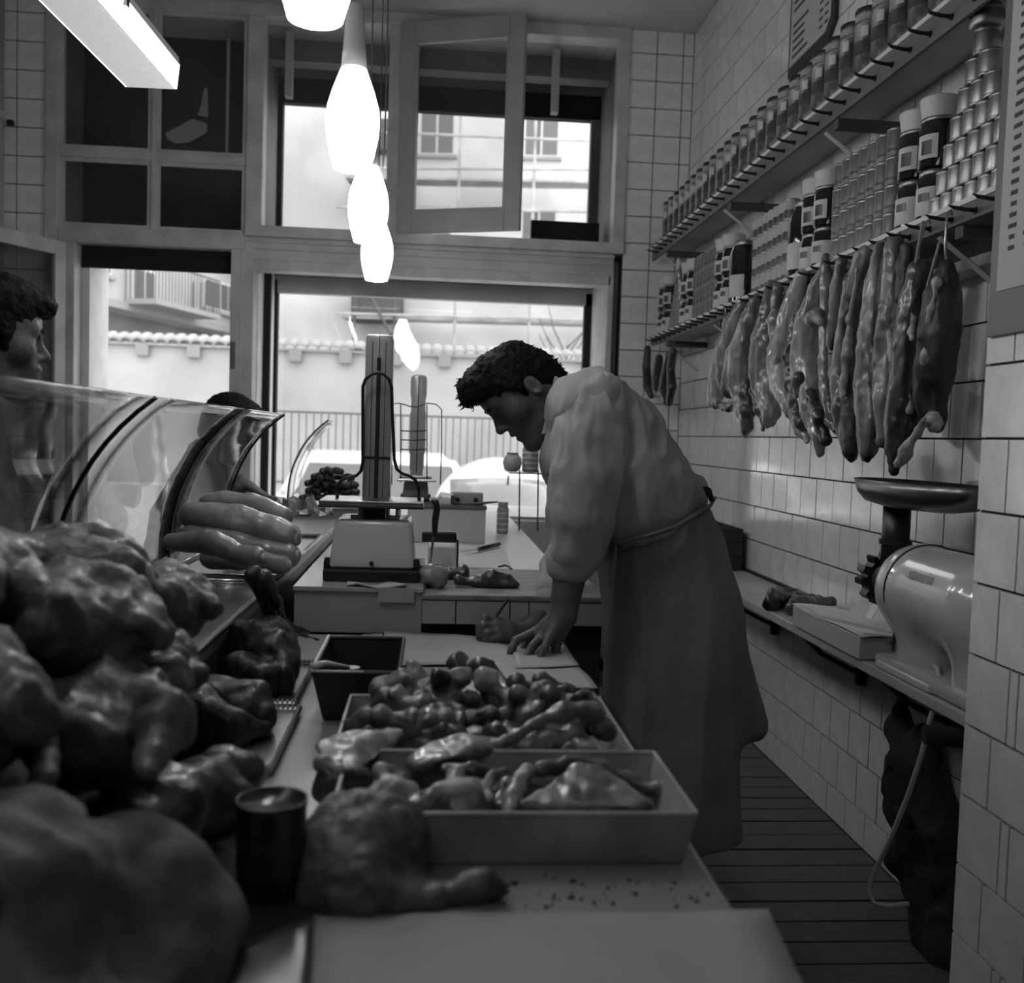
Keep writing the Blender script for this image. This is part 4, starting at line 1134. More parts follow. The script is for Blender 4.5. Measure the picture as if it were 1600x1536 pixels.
MB().tube([(MX + rr * math.cos(q), (2.50 + DY), MZ + rr * math.sin(q)) for q in np.linspace(0, 2 * PI, 33)], .003, 6, cap=False).build('seam_ring', IRON, mc, True)
RX = Matrix.Translation((MX - .01, (2.60 + DY), MZ - .002)) @ Matrix.Rotation(-PI / 2, 4, 'X')
MB().lathe([(.040, 0), (.040, .09), (.046, .10), (.046, .13)], (0, 0, 0), 24, RX).build('grinding_head', mat('cast_tin', .18, .35, metal=.8), mc, True)
nt_ = MB(); prof2 = []
for j in range(60):
    q = 2 * PI * j / 60; r = .066 + .008 * (1 if math.sin(q * 11) > 0 else -1); prof2.append((r * math.cos(q), r * math.sin(q)))
nt_.prism([RX @ Vector((x, y, .10)) for x, y in prof2], RX.to_3x3() @ Vector((0, 0, .045))); nt_.build('ribbed_ring', BLACK, mc)
MB().tube([(MX - .012, (2.665 + DY), MZ + .03), (MX - .012, (2.665 + DY), 1.135)], .036, 20).build('feed_neck', mat('feed_neck', .015, .4), mc, True)
MB().lathe([(.043, 0), (.043, .012)], (MX - .012, (2.665 + DY), MZ + .10), 20).build('neck_collar', IRON, mc)
pan = MB(); N = 40
ax_, ay_ = .105, .295; pc = (MX - .015, (2.555 + DY), 1.135)
rings = [(.0, .002), (.55, .0), (.8, .008), (.93, .03), (1.0, .062), (1.02, .062), (.95, .026), (.82, .004), (.55, -.006), (.0, -.006)]
pan.v = []; 
for r, h in rings:
    for j in range(N):
        q = 2 * PI * j / N; pan.v.append((pc[0] + ax_ * max(r, .01) * math.cos(q), pc[1] + ay_ * max(r, .01) * math.sin(q), pc[2] + h))
for i in range(len(rings) - 1):
    for j in range(N):
        a0 = i * N + j; a1 = i * N + (j + 1) % N; pan.f.append((a0, a1, a1 + N, a0 + N))
pan.build('feed_tray', mat('tray_metal', .16, .30, metal=.85, var=.15), mc, True)
# round switch on the pedestal
MB().lathe([(.026, 0), (.026, .004)], (0, 0, 0), 20, Matrix.Translation((MX - .082, (2.50 + DY), ZW + .075)) @ Matrix.Rotation(-PI / 2, 4, 'Y') @ Matrix.Rotation(-.5, 4, 'X')).build('vent_hole', BLACKM, mc)
MB().tube([(MX - .09, (2.50 + DY), ZW + .075), (MX - .10, (2.49 + DY), ZW + .08)], .009, 8).build('plug', IRON, mc)
# lettering wrapped on the drum
fc = bpy.data.curves.new('lettering', 'FONT'); fc.body = 'savaria'; fc.size = .042; fc.extrude = .0003
fo = bpy.data.objects.new('lettering', fc); COL.objects.link(fo)
bpy.context.view_layer.update()
fme = bpy.data.meshes.new_from_object(fo.evaluated_get(bpy.context.evaluated_depsgraph_get())); bpy.data.objects.remove(fo)
for v in fme.vertices:
    u, w = v.co.x, v.co.y; q = PI - .40 - w / (MR + .004)
    rad = MR + .0052 + v.co.z + .0012 * (1 - 0)
    v.co = (MX + rad * math.cos(q), (2.405 + DY) - u, MZ + rad * math.sin(q))
link('lettering', fme, mat('faint_print', .16, .4), mc)

tr = thing('enamel_plate', 'pale enamel plate on the wall shelf before the mincer', 'plate', (1.2, 2.3, ZW))
MB().rbox(1.152, 1.24, 2.13, 2.40, ZW + .002, ZW + .02, .004).build('plate', ENAMEL, tr)
tag(MB().tube([(1.10, 2.04, ZW - .065), (1.30, 2.00, ZW - .07)], .022, 14).build('dark_roll', BLACKM), 'dark round bar end under the near end of the wall shelf', 'bar')
pts = [at_y(x, y, Y) for x, y, Y in ((1402, 1003, 2.36), (1412, 1016, 2.34), (1435, 1024, 2.30), (1455, 1034, 2.26), (1466, 1046, 2.2), (1468, 1062, 2.16), (1464, 1088, 2.14), (1452, 1130, 2.14), (1440, 1180, 2.16), (1420, 1240, 2.2), (1398, 1295, 2.26), (1378, 1338, 2.3), (1362, 1372, 2.34), (1358, 1395, 2.34), (1366, 1412, 2.32), (1390, 1416, 2.30), (1420, 1412, 2.30))]
tag(MB().tube(pts, .0062, 8).build('power_cable', mat('pale_cable', .42, .5), None, True), 'pale thick cable looping from the mincer down to the floor', 'cable')
# dark apron and chain hanging under the shelf
s = Soft(.012, .05)
P = [at_x(x, y, 1.33) for x, y in ((1405, 1140), (1420, 1190), (1425, 1260), (1430, 1330), (1450, 1420), (1465, 1500))]
s.limb(P, [.03, .06, .075, .07, .05, .045]); s.limb([at_x(1440, 1150, 1.34), at_x(1470, 1300, 1.34), at_x(1490, 1480, 1.34), at_x(1490, 1530, 1.34)], [.03, .05, .05, .05])
s.limb([P[0], (P[0].x + .01, P[0].y, ZW - .04)], [.02, .012])
ap = thing('dark_apron', 'dark oilcloth apron hanging under the wall shelf near the pillar', 'apron', (1.33, 2.4, .1))
s.build('cloth', mat('oilcloth', .014, .85, bump=.6, bscale=30), ap, noise=((14, .010), (40, .004)))
pts = [at_x(x, y, 1.27) for x, y in ((1392, 1196), (1384, 1216), (1382, 1236), (1390, 1250), (1402, 1262), (1412, 1276), (1420, 1290))]
MB().tube(pts, .011, 8).build('strap', mat('oilcloth', .012, .35), ap, True)

# ================================================================== HANGING MEAT
PALE = mat('pale_flesh', .36, .28, dark=.10, vscale=9, stretch=(1, 1, .35), bump=.3, bscale=30, coat=.35)
FATTY = mat('fatty_flesh', .27, .38, dark=.02, vscale=18, stretch=(1, 1, .14), bump=.4, bscale=40, coat=.2)
LEAN = mat('lean_flesh', .075, .35, dark=.015, vscale=10, stretch=(1, 1, .5), bump=.5, bscale=35, coat=.3)
SMOKED = mat('smoked_rind', .035, .5, dark=.012, vscale=8, stretch=(1, 1, .4), bump=.6, bscale=45)
GRISTLE = mat('fat_trim', .42, .4, dark=.2, vscale=20, bump=.4, bscale=50)

def pathx(pts, X):
    P = [at_x(x, y, X) for x, y, r in pts]
    return P, [max(r * 1.12 * p.y / FPX, .004) for p, (x, y, r) in zip(P, pts)]

def hang(name, label, cat, main, X, m, extra=(), noise=(((40, 40, 4), .003), ((46, 46, 5), -.005, 'r'), (5, .004), ((90, 90, 50), .0016)), h=.0065, flat=None):
    P, R = pathx(main, X)
    t = thing(name, label, cat, (X, P[0].y, P[-1].z), 'meat hanging from the hook shelf')
    s = Soft(h, .025); s.limb(P, R)
    for e in extra:
        if e[0] == 'same':
            Q, q = pathx(e[1], X + e[2]); s.limb(Q, q)
    s.build('flesh', m, t, noise)
    for e in extra:
        if e[0] != 'same':
            Q, q = pathx(e[2], X + e[1]); Soft(h, .02).limb(Q, q).build(e[0], e[3], t, ((30, .005), (70, .002)))
    # S-hook from the shelf
    a = P[0]
    MB().tube([(1.172, a.y, 1.818), (1.168, a.y, 1.83), (1.160, a.y, 1.822), (X - .005, a.y, (1.81 + a.z) / 2), (X, a.y, a.z + .012), (X + .012, a.y, a.z - .012), (X + .02, a.y, a.z)], .003, 6).build('meat_hook', STEEL, t, True)
    return t

hang('hanging_poultry', 'plucked bird hanging farthest along the hook shelf by its feet', 'poultry', [(1136, 500, 4), (1130, 545, 9), (1122, 590, 14), (1118, 620, 12), (1122, 632, 6)], 1.17, PALE,
     (('trimmings', -.005, [(1112, 628, 5), (1124, 634, 5), (1138, 636, 6), (1148, 630, 5)], LEAN), ('foot', .0, [(1133, 482, 3), (1134, 500, 4)], LEAN)))
hang('hanging_poultry', 'second plucked bird from the window with glossy stretched skin', 'poultry', [(1160, 476, 8), (1152, 500, 15), (1142, 545, 19), (1138, 590, 17), (1140, 612, 11)], 1.168, PALE,
     (('wing', -.03, [(1146, 540, 7), (1137, 580, 8), (1132, 610, 6)], PALE),))
hang('hanging_joint', 'glossy pale leg with a dark pointed tail hanging below it', 'meat joint', [(1180, 470, 8), (1174, 500, 15), (1163, 550, 22), (1158, 600, 22), (1162, 640, 13), (1166, 665, 11), (1163, 682, 4)], 1.166, PALE,
     (('dark_tail', -.012, [(1168, 605, 12), (1170, 640, 11), (1166, 668, 8), (1163, 682, 3)], LEAN), ('shank', -.02, [(1180, 610, 7), (1188, 640, 6), (1192, 672, 3)], LEAN)))
hang('hanging_joint', 'broad pale leg hanging with a ragged rounded lower end', 'meat joint', [(1206, 448, 9), (1204, 480, 16), (1198, 530, 22), (1194, 580, 22), (1198, 620, 16), (1204, 645, 14), (1202, 658, 9)], 1.165, PALE,
     (('flap', -.028, [(1214, 450, 6), (1211, 500, 8), (1208, 545, 7)], PALE),))
hang('hanging_joint', 'twisted pale leg in the middle with a dark lean flank', 'meat joint', [(1250, 432, 10), (1244, 460, 15), (1232, 510, 20), (1222, 560, 22), (1226, 600, 20), (1244, 640, 16), (1256, 675, 11), (1262, 690, 6)], 1.165, PALE,
     (('dark_flank', -.018, [(1246, 500, 9), (1240, 560, 15), (1240, 610, 15), (1252, 660, 10)], LEAN), ('shank', -.03, [(1216, 560, 8), (1208, 590, 8), (1203, 606, 5)], PALE)))
hang('hanging_joint', 'long pale shoulder with a fat knot and light pointed end', 'meat joint', [(1284, 424, 8), (1278, 450, 13), (1266, 500, 20), (1258, 560, 21), (1264, 610, 20), (1272, 650, 18), (1280, 685, 14), (1282, 708, 7)], 1.162, PALE,
     (('fat_knot', -.03, [(1268, 500, 10), (1276, 494, 11), (1282, 502, 8)], GRISTLE), ('kidney', -.03, [(1250, 590, 9), (1246, 605, 9), (1250, 618, 7)], LEAN), ('dark_end', -.016, [(1270, 620, 12), (1282, 650, 14), (1288, 690, 8)], LEAN)))
hang('hanging_rib_strip', 'narrow smooth pale strip hanging between shoulder and flank', 'meat strip', [(1290, 402, 7), (1291, 450, 8), (1288, 520, 8), (1287, 580, 9), (1292, 630, 10), (1300, 660, 12), (1306, 672, 7)], 1.16, PALE,
     (('dark_back', .014, [(1300, 620, 10), (1306, 650, 12), (1310, 668, 8)], LEAN),))
hang('hanging_rib_strip', 'short streaky strip hanging above the smooth pale strip', 'meat strip', [(1316, 410, 8), (1310, 450, 9), (1303, 500, 9), (1300, 535, 8), (1300, 546, 5)], 1.162, FATTY)
hang('hanging_flank', 'long streaky flank of bacon ending in a dark rounded tip', 'bacon flank', [(1348, 396, 11), (1336, 440, 13), (1326, 520, 14), (1318, 580, 18), (1322, 640, 20), (1328, 690, 15), (1331, 712, 9)], 1.158, FATTY,
     (('dark_tip', -.01, [(1330, 630, 15), (1332, 670, 15), (1332, 708, 9)], SMOKED), ('fat_edge', -.022, [(1340, 420, 4), (1328, 500, 4), (1322, 560, 6), (1316, 620, 6)], GRISTLE)))
hang('hanging_flank', 'paired dark and streaky bacon flank beside the rounded-tip flank', 'bacon flank', [(1376, 390, 12), (1368, 440, 14), (1360, 520, 16), (1356, 600, 18), (1358, 660, 18), (1356, 700, 13), (1352, 718, 6)], 1.156, FATTY,
     (('rind', .01, [(1386, 400, 9), (1378, 500, 12), (1372, 600, 14), (1368, 680, 12)], SMOKED),))
hang('hanging_flank', 'thick furrowed pale flank hanging before the tied cut', 'bacon flank', [(1396, 382, 12), (1394, 430, 14), (1390, 500, 16), (1384, 560, 17), (1388, 620, 20), (1384, 670, 14), (1382, 690, 8)], 1.152, FATTY,
     (('rind', .008, [(1414, 390, 10), (1410, 470, 12), (1404, 540, 13), (1400, 620, 16)], SMOKED), ('fat_lumps', -.025, [(1390, 520, 7), (1398, 560, 8), (1404, 600, 8), (1412, 625, 6)], GRISTLE)))
hang('hanging_cut', 'dark tied cut hanging lowest with a pale slanting bone', 'meat cut', [(1436, 424, 13), (1430, 470, 20), (1424, 540, 24), (1420, 600, 24), (1412, 660, 24), (1402, 700, 16), (1397, 738, 5)], 1.15, LEAN,
     (('bone', -.03, [(1444, 655, 5), (1430, 680, 8), (1414, 705, 9), (1402, 726, 5)], GRISTLE), ('fat_curl', -.04, [(1424, 488, 4), (1428, 500, 5), (1424, 520, 5), (1426, 530, 4)], GRISTLE), ('white_knuckle', -.036, [(1420, 615, 5), (1424, 632, 6), (1424, 642, 7)], GRISTLE)))
hang('hanging_ham', 'large dark smoked ham nearest the pillar with a pale lower end', 'ham', [(1478, 420, 12), (1474, 460, 22), (1470, 520, 27), (1462, 580, 26), (1456, 620, 22), (1460, 650, 18), (1464, 668, 10)], 1.165, SMOKED,
     (('pale_end', -.012, [(1450, 640, 11), (1458, 655, 15), (1462, 668, 8)], GRISTLE), ('fat_edge', -.035, [(1464, 440, 6), (1452, 500, 5), (1446, 560, 6), (1440, 600, 9)], GRISTLE)))
# butcher's strings of the two near pieces
for (a, b), lb in zip((((1442, 345), (1428, 425)), ((1468, 378), (1448, 450))), ('tight pale string tying the lowest dark cut to its hook', 'slanting pale string on the large smoked ham')):
    tag(MB().tube([at_x(a[0], a[1], 1.135), at_x(b[0], b[1], 1.135)], .0035, 6).build('butcher_string', mat('string', .3, .8)), lb, 'string')

# smoked sausages in loops at the far end of the shelf
SAUS = mat('smoked_sausage', .025, .35, var=.3, vscale=14, bump=.4, bscale=60, coat=.3)
for i, (pts, lb) in enumerate((([(1026, 528, 3), (1012, 545, 5), (1010, 575, 6), (1012, 605, 7), (1018, 618, 5)], 'farthest smoked sausage pair hanging under the lower shelf'),
                           ([(1033, 526, 3), (1030, 560, 6), (1026, 590, 7), (1028, 614, 7), (1036, 616, 5)], 'second smoked sausage loop hanging under the lower shelf'),
                           ([(1044, 524, 3), (1046, 555, 6), (1040, 585, 7), (1036, 612, 7), (1042, 628, 6)], 'third smoked sausage loop with a curled lower end'),
                           ([(1054, 522, 3), (1052, 550, 6), (1048, 578, 6), (1050, 604, 7), (1046, 630, 5)], 'smoked sausage nearest the diagonal shelf bracket'))):
    X = 1.185 - .008 * i; P, R = pathx(pts, X)
    t = thing('smoked_sausage', lb, 'sausage', (X, P[0].y, P[-1].z), 'smoked sausages hanging at the far end')
    Soft(.006, .008).limb(P[1:], R[1:]).build('casing', SAUS, t); MB().tube([P[0], P[1] + Vector((0, 0, R[1]))], .002, 5).build('string', CORD, t)

# ================================================================== FOOD AND VESSELS ON THE COUNTER
BONE = mat('raw_bone', .26, .38, dark=.07, vscale=16, bump=.4, bscale=50, coat=.3)
BONEP = mat('pale_bone', .38, .38, dark=.15, vscale=14, bump=.35, bscale=40, coat=.3)
BONED = mat('meaty_bone', .085, .35, dark=.03, vscale=14, bump=.4, bscale=45, coat=.3)
SKINP = mat('plucked_skin', .13, .5, dark=.06, vscale=11, bump=.5, bscale=55, coat=.12)
PORK = mat('pale_pork', .26, .35, dark=.16, vscale=6, bump=.25, bscale=25, coat=.25)
LIVER = mat('dark_offal', .03, .45, dark=.012, vscale=10, bump=.4, bscale=40, coat=.12)
TRAYM = mat('zinc_tray', .40, .5, metal=.2, var=.2, vscale=12)
TRAYB = mat('bright_tray', .5, .22, metal=.9, var=.1, vscale=12)

def pan(name, label, x0, x1, y0, y1, z0, h, m, lip=.006, flare=.012, th=.003, dark=None):
    t = thing(name, label, 'tray', ((x0 + x1) / 2, (y0 + y1) / 2, z0))
    MB().rbox(x0, x1, y0, y1, z0 + .001, z0 + .001 + th, .0008).build('base', m, t)
    for nm, lo, hi in (('side', ((x0, y0), (x1, y0)), ((x0 - flare, y0 - flare), (x1 + flare, y0 - flare))), ('side', ((x1, y0), (x1, y1)), ((x1 + flare, y0 - flare), (x1 + flare, y1 + flare))),
                       ('side', ((x1, y1), (x0, y1)), ((x1 + flare, y1 + flare), (x0 - flare, y1 + flare))), ('side', ((x0, y1), (x0, y0)), ((x0 - flare, y1 + flare), (x0 - flare, y0 - flare)))):
        g = [[Vector((lo[k][0], lo[k][1], z0 + .002)), Vector((hi[k][0], hi[k][1], z0 + h))] for k in (0, 1)]
        o = MB().sheet(g, th).build(nm, m, t)
        MB().tube([g[0][1], g[1][1]], lip / 2, 6).build('rim', m, o)
    return t

# near tray and far tray, both on the worktop
pan('bone_tray', 'deep zinc tray full of shoulder blades nearest the viewer', -.085, .298, 1.072, 1.262, ZK, .062, TRAYM)
pan('bone_tray', 'zinc tray heaped with knuckle bones behind the nearest tray', -.105, .275, 1.305, 1.56, ZK, .055, TRAYM)
tb_ = pan('black_tub', 'black plastic tub with a pale rim standing on the counter', -.165, -.06, 1.62, 1.86, ZK, .085, BLACK, lip=.008, flare=.018)
MB().tube([(-.185, 1.60, ZK + .087), (-.185, 1.88, ZK + .087)], .0035, 6).build('pale_rim', mat('pale_rim', .45, .4), tb_)  # pale line along the left and near edges of the rim
MB().tube([(-.185, 1.60, ZK + .087), (-.10, 1.60, ZK + .087)], .0025, 6).build('pale_rim', mat('pale_rim', .45, .4), tb_)
sp = thing('tub_spoon', 'pale spoon handle resting on the rim of the black tub', 'spoon', (-.17, 1.62, ZK + .09))
MB().tube([(-.182, 1.605, ZK + .094), (-.165, 1.63, ZK + .093), (-.13, 1.68, ZK + .075)], [.007, .0055, .003], 8).build('handle', mat('spoon_bone', .6, .4), sp, True)
MB().lathe([(.002, 0), (.012, .003), (.014, .008)], (-.125, 1.685, ZK + .066), 12).build('bowl', STEEL, sp)

def bone(name, label, pts, rad, m, k=.012, h=.0045, knobs=(), noise=((38, .0042), (95, .0018)), grp='bones in the trays', slabs=()):
    t = Soft(h, k)
    if len(pts): t.limb(pts, rad)
    for c, r in knobs: t.ball(c, r)
    for c, hf, rot in slabs: t.slab(c, hf, rot, .003)
    return tag(t.build(name, m, None, noise), label, 'bone', grp)

# heap of knuckle bones: positions read off the picture, resting on one another
heap = [
 # px, py, depth, length px (dx,dy), radius px, material, label
 ((588, 1105), 1.50, (30, -30), 17, BONE, 'lumpy joint bone at the left edge of the heap'),
 ((565, 1130), 1.42, (20, -14), 16, BONE, 'small knob of bone at the tray corner below the tub'),
 ((612, 1070), 1.55, (36, -14), 18, BONE, 'rounded joint bone beside the black tub'),
 ((650, 1058), 1.56, (14, 26), 17, BONE, 'stubby bone in the back of the heap behind the standing shank'),
 ((684, 1080), 1.50, (2, -48), 13, BONED, 'shank bone standing upright at the top of the heap'),
 ((640, 1100), 1.46, (40, 8), 18, BONE, 'lumpy vertebra in the middle left of the heap'),
 ((620, 1126), 1.40, (44, 6), 17, BONE, 'pair of fused vertebrae at the front left of the heap'),
 ((672, 1128), 1.39, (40, -4), 16, BONE, 'rounded vertebra at the front of the heap'),
 ((705, 1070), 1.53, (26, -18), 18, BONEP, 'pale knob of bone right behind the standing shank'),
 ((738, 1044), 1.57, (36, 4), 20, BONED, 'dark meaty joint crowning the heap'),
 ((765, 1075), 1.50, (-10, -18), 18, BONEP, 'big pale ball joint in the middle of the heap'),
 ((775, 1082), 1.49, (40, 22), 13, BONEP, 'pale shaft running from the big ball joint'),
 ((720, 1108), 1.45, (22, -30), 15, BONED, 'dark curved bone under the big ball joint'),
 ((745, 1120), 1.42, (32, -12), 16, BONE, 'bone lump below the pale shaft'),
 ((800, 1110), 1.44, (26, -28), 14, BONE, 'slanting bone right of the pale shaft'),
 ((830, 1080), 1.52, (40, 10), 17, BONED, 'dark meaty bone at the right shoulder of the heap'),
 ((862, 1070), 1.55, (36, 14), 15, BONED, 'long dark rib end at the right of the heap'),
 ((880, 1098), 1.46, (40, 6), 17, BONED, 'flattened dark bone near the tray corner by the man'),
 ((915, 1110), 1.42, (14, 22), 16, BONED, 'dark lump of bone against the right tray side'),
 ((760, 1148), 1.36, (34, -4), 15, BONED, 'dark lump at the front of the heap beneath the ball joint'),
 ((835, 1162), 1.33, (18, -4), 22, BONEP, 'pale round knuckle lying at the front of the far tray'),
 ((905, 1178), 1.315, (10, -14), 20, BONEP, 'pale spiky vertebra beside the round knuckle'),
 ((945, 1140), 1.36, (4, 8), 13, BONED, 'small round bone in the right corner of the far tray'),
 ((700, 1150), 1.36, (30, 2), 14, BONED, 'dark scrap of bone at the centre front of the far tray'),
 ((590, 1150), 1.38, (26, 2), 14, BONED, 'dark scrap of bone at the left front of the far tray'),
]
for (px, py), Y, (dx, dy), rp, m, lb in heap:
    a = at_y(px - dx / 2, py - dy / 2, Y); b = at_y(px + dx / 2, py + dy / 2, Y - .012); r = rp * Y / FPX
    kn = [(a + Vector((random.uniform(-1, 1), random.uniform(-1, 1), random.uniform(-.6, 1))) * r * .6, r * random.uniform(.55, .8)) for _ in range(3)] + [(b + Vector((random.uniform(-1, 1), random.uniform(-1, 1), random.uniform(-.6, .8))) * r * .5, r * random.uniform(.5, .8)) for _ in range(3)]
    bone('knuckle_bone', lb, [a, (a + b) / 2, b], [r, r * .78, r * .95], m, knobs=kn)
# meat trimmings filling the trays under the bones
for nm, lb, x0, x1, y0, y1, z in (('bone_scraps', 'dark heap of scraps filling the far bone tray', -.095, .262, 1.315, 1.55, ZK + .012), ('bone_scraps', 'dark scraps lying in the bottom of the near tray', -.075, .262, 1.105, 1.258, ZK + .008)):
    s = Soft(.007, .03)
    for k in range(26):
        fx = random.random(); fy = random.random()
        zz = z + (.075 * (fy ** .8) * (1 - abs(fx - .42)) if y0 > 1.3 else .008)
        s.limb([(x0 + .03 + fx * (x1 - x0 - .06), y0 + .025 + fy * (y1 - y0 - .05), z + .008), (x0 + .03 + fx * (x1 - x0 - .06), y0 + .025 + fy * (y1 - y0 - .05), zz)], .026)
    tag(s.build(nm, BONED, None, ((40, .005), (90, .002))), lb, 'scraps', kind='stuff')

# shoulder blades and flat bones of the near tray
def blade(name, label, outline, Ys, m, thick=.005, ridge=None, curl=0.):
    """flat bone: outline in picture points with their depths, given real thickness and a ridge"""
    P = [at_y(x, y, Y) for (x, y), Y in zip(outline, Ys)]; c = sum(P, Vector()) / len(P)
    s = Soft(.0035, .006); n = len(P)
    nor = sum(((P[i] - c).cross(P[(i + 1) % n] - c) for i in range(n)), Vector()).normalized()
    for i in range(n):
        a, b = P[i], P[(i + 1) % n]
        for q in np.linspace(0, 1, 10)[:-1]:
            e = a.lerp(b, q); s.limb([c - nor * curl, e], [thick, thick * .8])
    if ridge:
        R = [at_y(x, y, Y) for x, y, Y, r in ridge]; s.limb(R, [r * Y / FPX for x, y, Y, r in ridge])
    return tag(s.build(name, m, None, ((30, .003), (80, .0012))), label, 'bone', 'bones in the trays')
blade('shoulder_blade', 'broad shoulder blade jutting over the left edge of the trays', [(500, 1165), (530, 1150), (580, 1142), (625, 1145), (600, 1172), (560, 1200), (540, 1212), (505, 1192)], [1.27, 1.30, 1.33, 1.33, 1.28, 1.22, 1.20, 1.22], BONEP, ridge=[(505, 1192, 1.2, 8), (530, 1203, 1.19, 9), (545, 1212, 1.19, 8)])
blade('shoulder_blade', 'curving pale blade bone across the middle of both trays', [(640, 1190), (670, 1165), (720, 1150), (770, 1155), (800, 1170), (740, 1172), (690, 1188), (655, 1200)], [1.26, 1.29, 1.31, 1.31, 1.29, 1.26, 1.24, 1.24], BONEP)
bone('long_bone', 'long smooth bone lying across the front of the far tray', [at_y(x, y, Y) for x, y, Y in ((775, 1168, 1.29), (805, 1150, 1.30), (840, 1130, 1.32), (880, 1112, 1.34), (925, 1112, 1.36))], [.014, .011, .010, .013, .017], BONE)
blade('shoulder_blade', 'cupped pale bone upright at the left of the near tray', [(563, 1245), (590, 1222), (620, 1215), (648, 1225), (655, 1250), (640, 1272), (615, 1278), (590, 1262)], [1.13, 1.16, 1.18, 1.17, 1.15, 1.12, 1.11, 1.12], BONEP, ridge=[(596, 1205, 1.19, 14), (600, 1225, 1.17, 8), (615, 1260, 1.13, 5)], curl=.01)
blade('shoulder_blade', 'folded pale blade bone in the middle of the near tray', [(680, 1235), (710, 1222), (745, 1228), (765, 1245), (758, 1275), (730, 1278), (700, 1262)], [1.13, 1.16, 1.17, 1.16, 1.13, 1.11, 1.12], BONEP, ridge=[(712, 1212, 1.18, 15), (705, 1225, 1.16, 10)], curl=.012)
bone('rib_bone', 'pale curved rib standing up in the near tray', [at_y(x, y, Y) for x, y, Y in ((795, 1275, 1.11), (802, 1240, 1.14), (812, 1215, 1.17), (830, 1200, 1.19))], [.009, .010, .011, .012], BONEP)
bone('rib_bone', 'thin hooked rib beside the folded blade bone', [at_y(x, y, Y) for x, y, Y in ((765, 1248, 1.13), (756, 1228, 1.15), (770, 1212, 1.17), (790, 1205, 1.18))], [.006, .007, .008, .007], BONEP)
blade('shoulder_blade', 'largest shoulder blade filling the right half of the near tray', [(815, 1262), (850, 1235), (895, 1200), (935, 1205), (985, 1230), (1015, 1255), (1000, 1272), (940, 1268), (870, 1266)], [1.11, 1.15, 1.20, 1.19, 1.16, 1.13, 1.11, 1.10, 1.10], BONE, ridge=[(820, 1262, 1.10, 10), (880, 1262, 1.095, 8), (945, 1258, 1.10, 6), (1010, 1262, 1.11, 12)])
bone('long_bone', 'slim bone along the back edge of the near tray', [at_y(x, y, Y) for x, y, Y in ((840, 1205, 1.22), (900, 1192, 1.235), (950, 1205, 1.235), (1000, 1228, 1.22), (1040, 1240, 1.2))], [.010, .012, .010, .009, .014], BONE)
bone('rib_bone', 'pale rib lying along the front side of the near tray', [at_y(x, y, Y) for x, y, Y in ((880, 1300, 1.09), (930, 1288, 1.09), (985, 1282, 1.09), (1010, 1286, 1.09))], [.006, .008, .009, .014], BONE)
bone('bone_chip', 'small pointed pale bone chip at the right corner of the near tray', [at_y(x, y, Y) for x, y, Y in ((1030, 1296, 1.09), (1045, 1284, 1.09), (1055, 1272, 1.09))], [.012, .008, .003], BONEP)
bone('marrow_bone', 'dark round joint lying left of the near tray', [at_y(x, y, Y) for x, y, Y in ((520, 1225, 1.2), (545, 1222, 1.2))], [.028, .026], BONED)
bone('long_bone', 'dark bone in the shadow at the left of the near tray', [at_y(x, y, Y) for x, y, Y in ((645, 1290, 1.09), (670, 1262, 1.11), (690, 1250, 1.14))], [.018, .022, .014], BONED)
bone('long_bone', 'dark bone tip behind the hooked rib', [at_y(x, y, Y) for x, y, Y in ((700, 1206, 1.22), (740, 1204, 1.22), (775, 1208, 1.215))], [.010, .011, .010], BONED)

# plucked hen by the tin with neck stretched out over the worktop
def bird(label, P, m=SKINP, cat='poultry', h=.006, extra=None, group='plucked poultry'):
    s = Soft(h, .03)
    for kind, a, b in P:
        if kind == 'l': s.limb(a, b)
        else: s.ball(a, b)
    o = s.build('plucked_hen', m, None, ((28, .004), (75, .0015)))
    return tag(o, label, cat, group)
zc = ZK + .058
hq = lambda x, y, Y: at_y(x, y, Y)
hen = bird('plucked hen lying beside the tin with its neck stretched out', [
    ('b', hq(565, 1335, 1.03), (.056, .068, .046)), ('b', hq(545, 1300, 1.06), (.040, .05, .038)), ('b', hq(600, 1310, 1.05), (.034, .05, .036)),
    ('l', [hq(620, 1290, 1.04), hq(638, 1335, 1.02), hq(650, 1380, 1.005)], [.026, .022, .011]),
    ('l', [hq(515, 1290, 1.05), hq(500, 1330, 1.02), hq(505, 1385, 1.0)], [.026, .026, .018]),
    ('l', [hq(540, 1370, 1.0), hq(580, 1395, .985), hq(600, 1400, .985)], [.024, .018, .012]),
    ('l', [hq(505, 1390, .99), hq(560, 1405, .975), hq(620, 1408, .975), hq(670, 1406, .975), hq(710, 1395, .98), hq(750, 1382, .985)], [.026, .024, .019, .014, .0135, .017])], h=.0045)
Soft(.0035, .01).limb([hq(758, 1380, .985), hq(772, 1388, .983), hq(790, 1395, .98)], [.016, .013, .003]).build('head', mat('hen_head', .05, .5), hen)

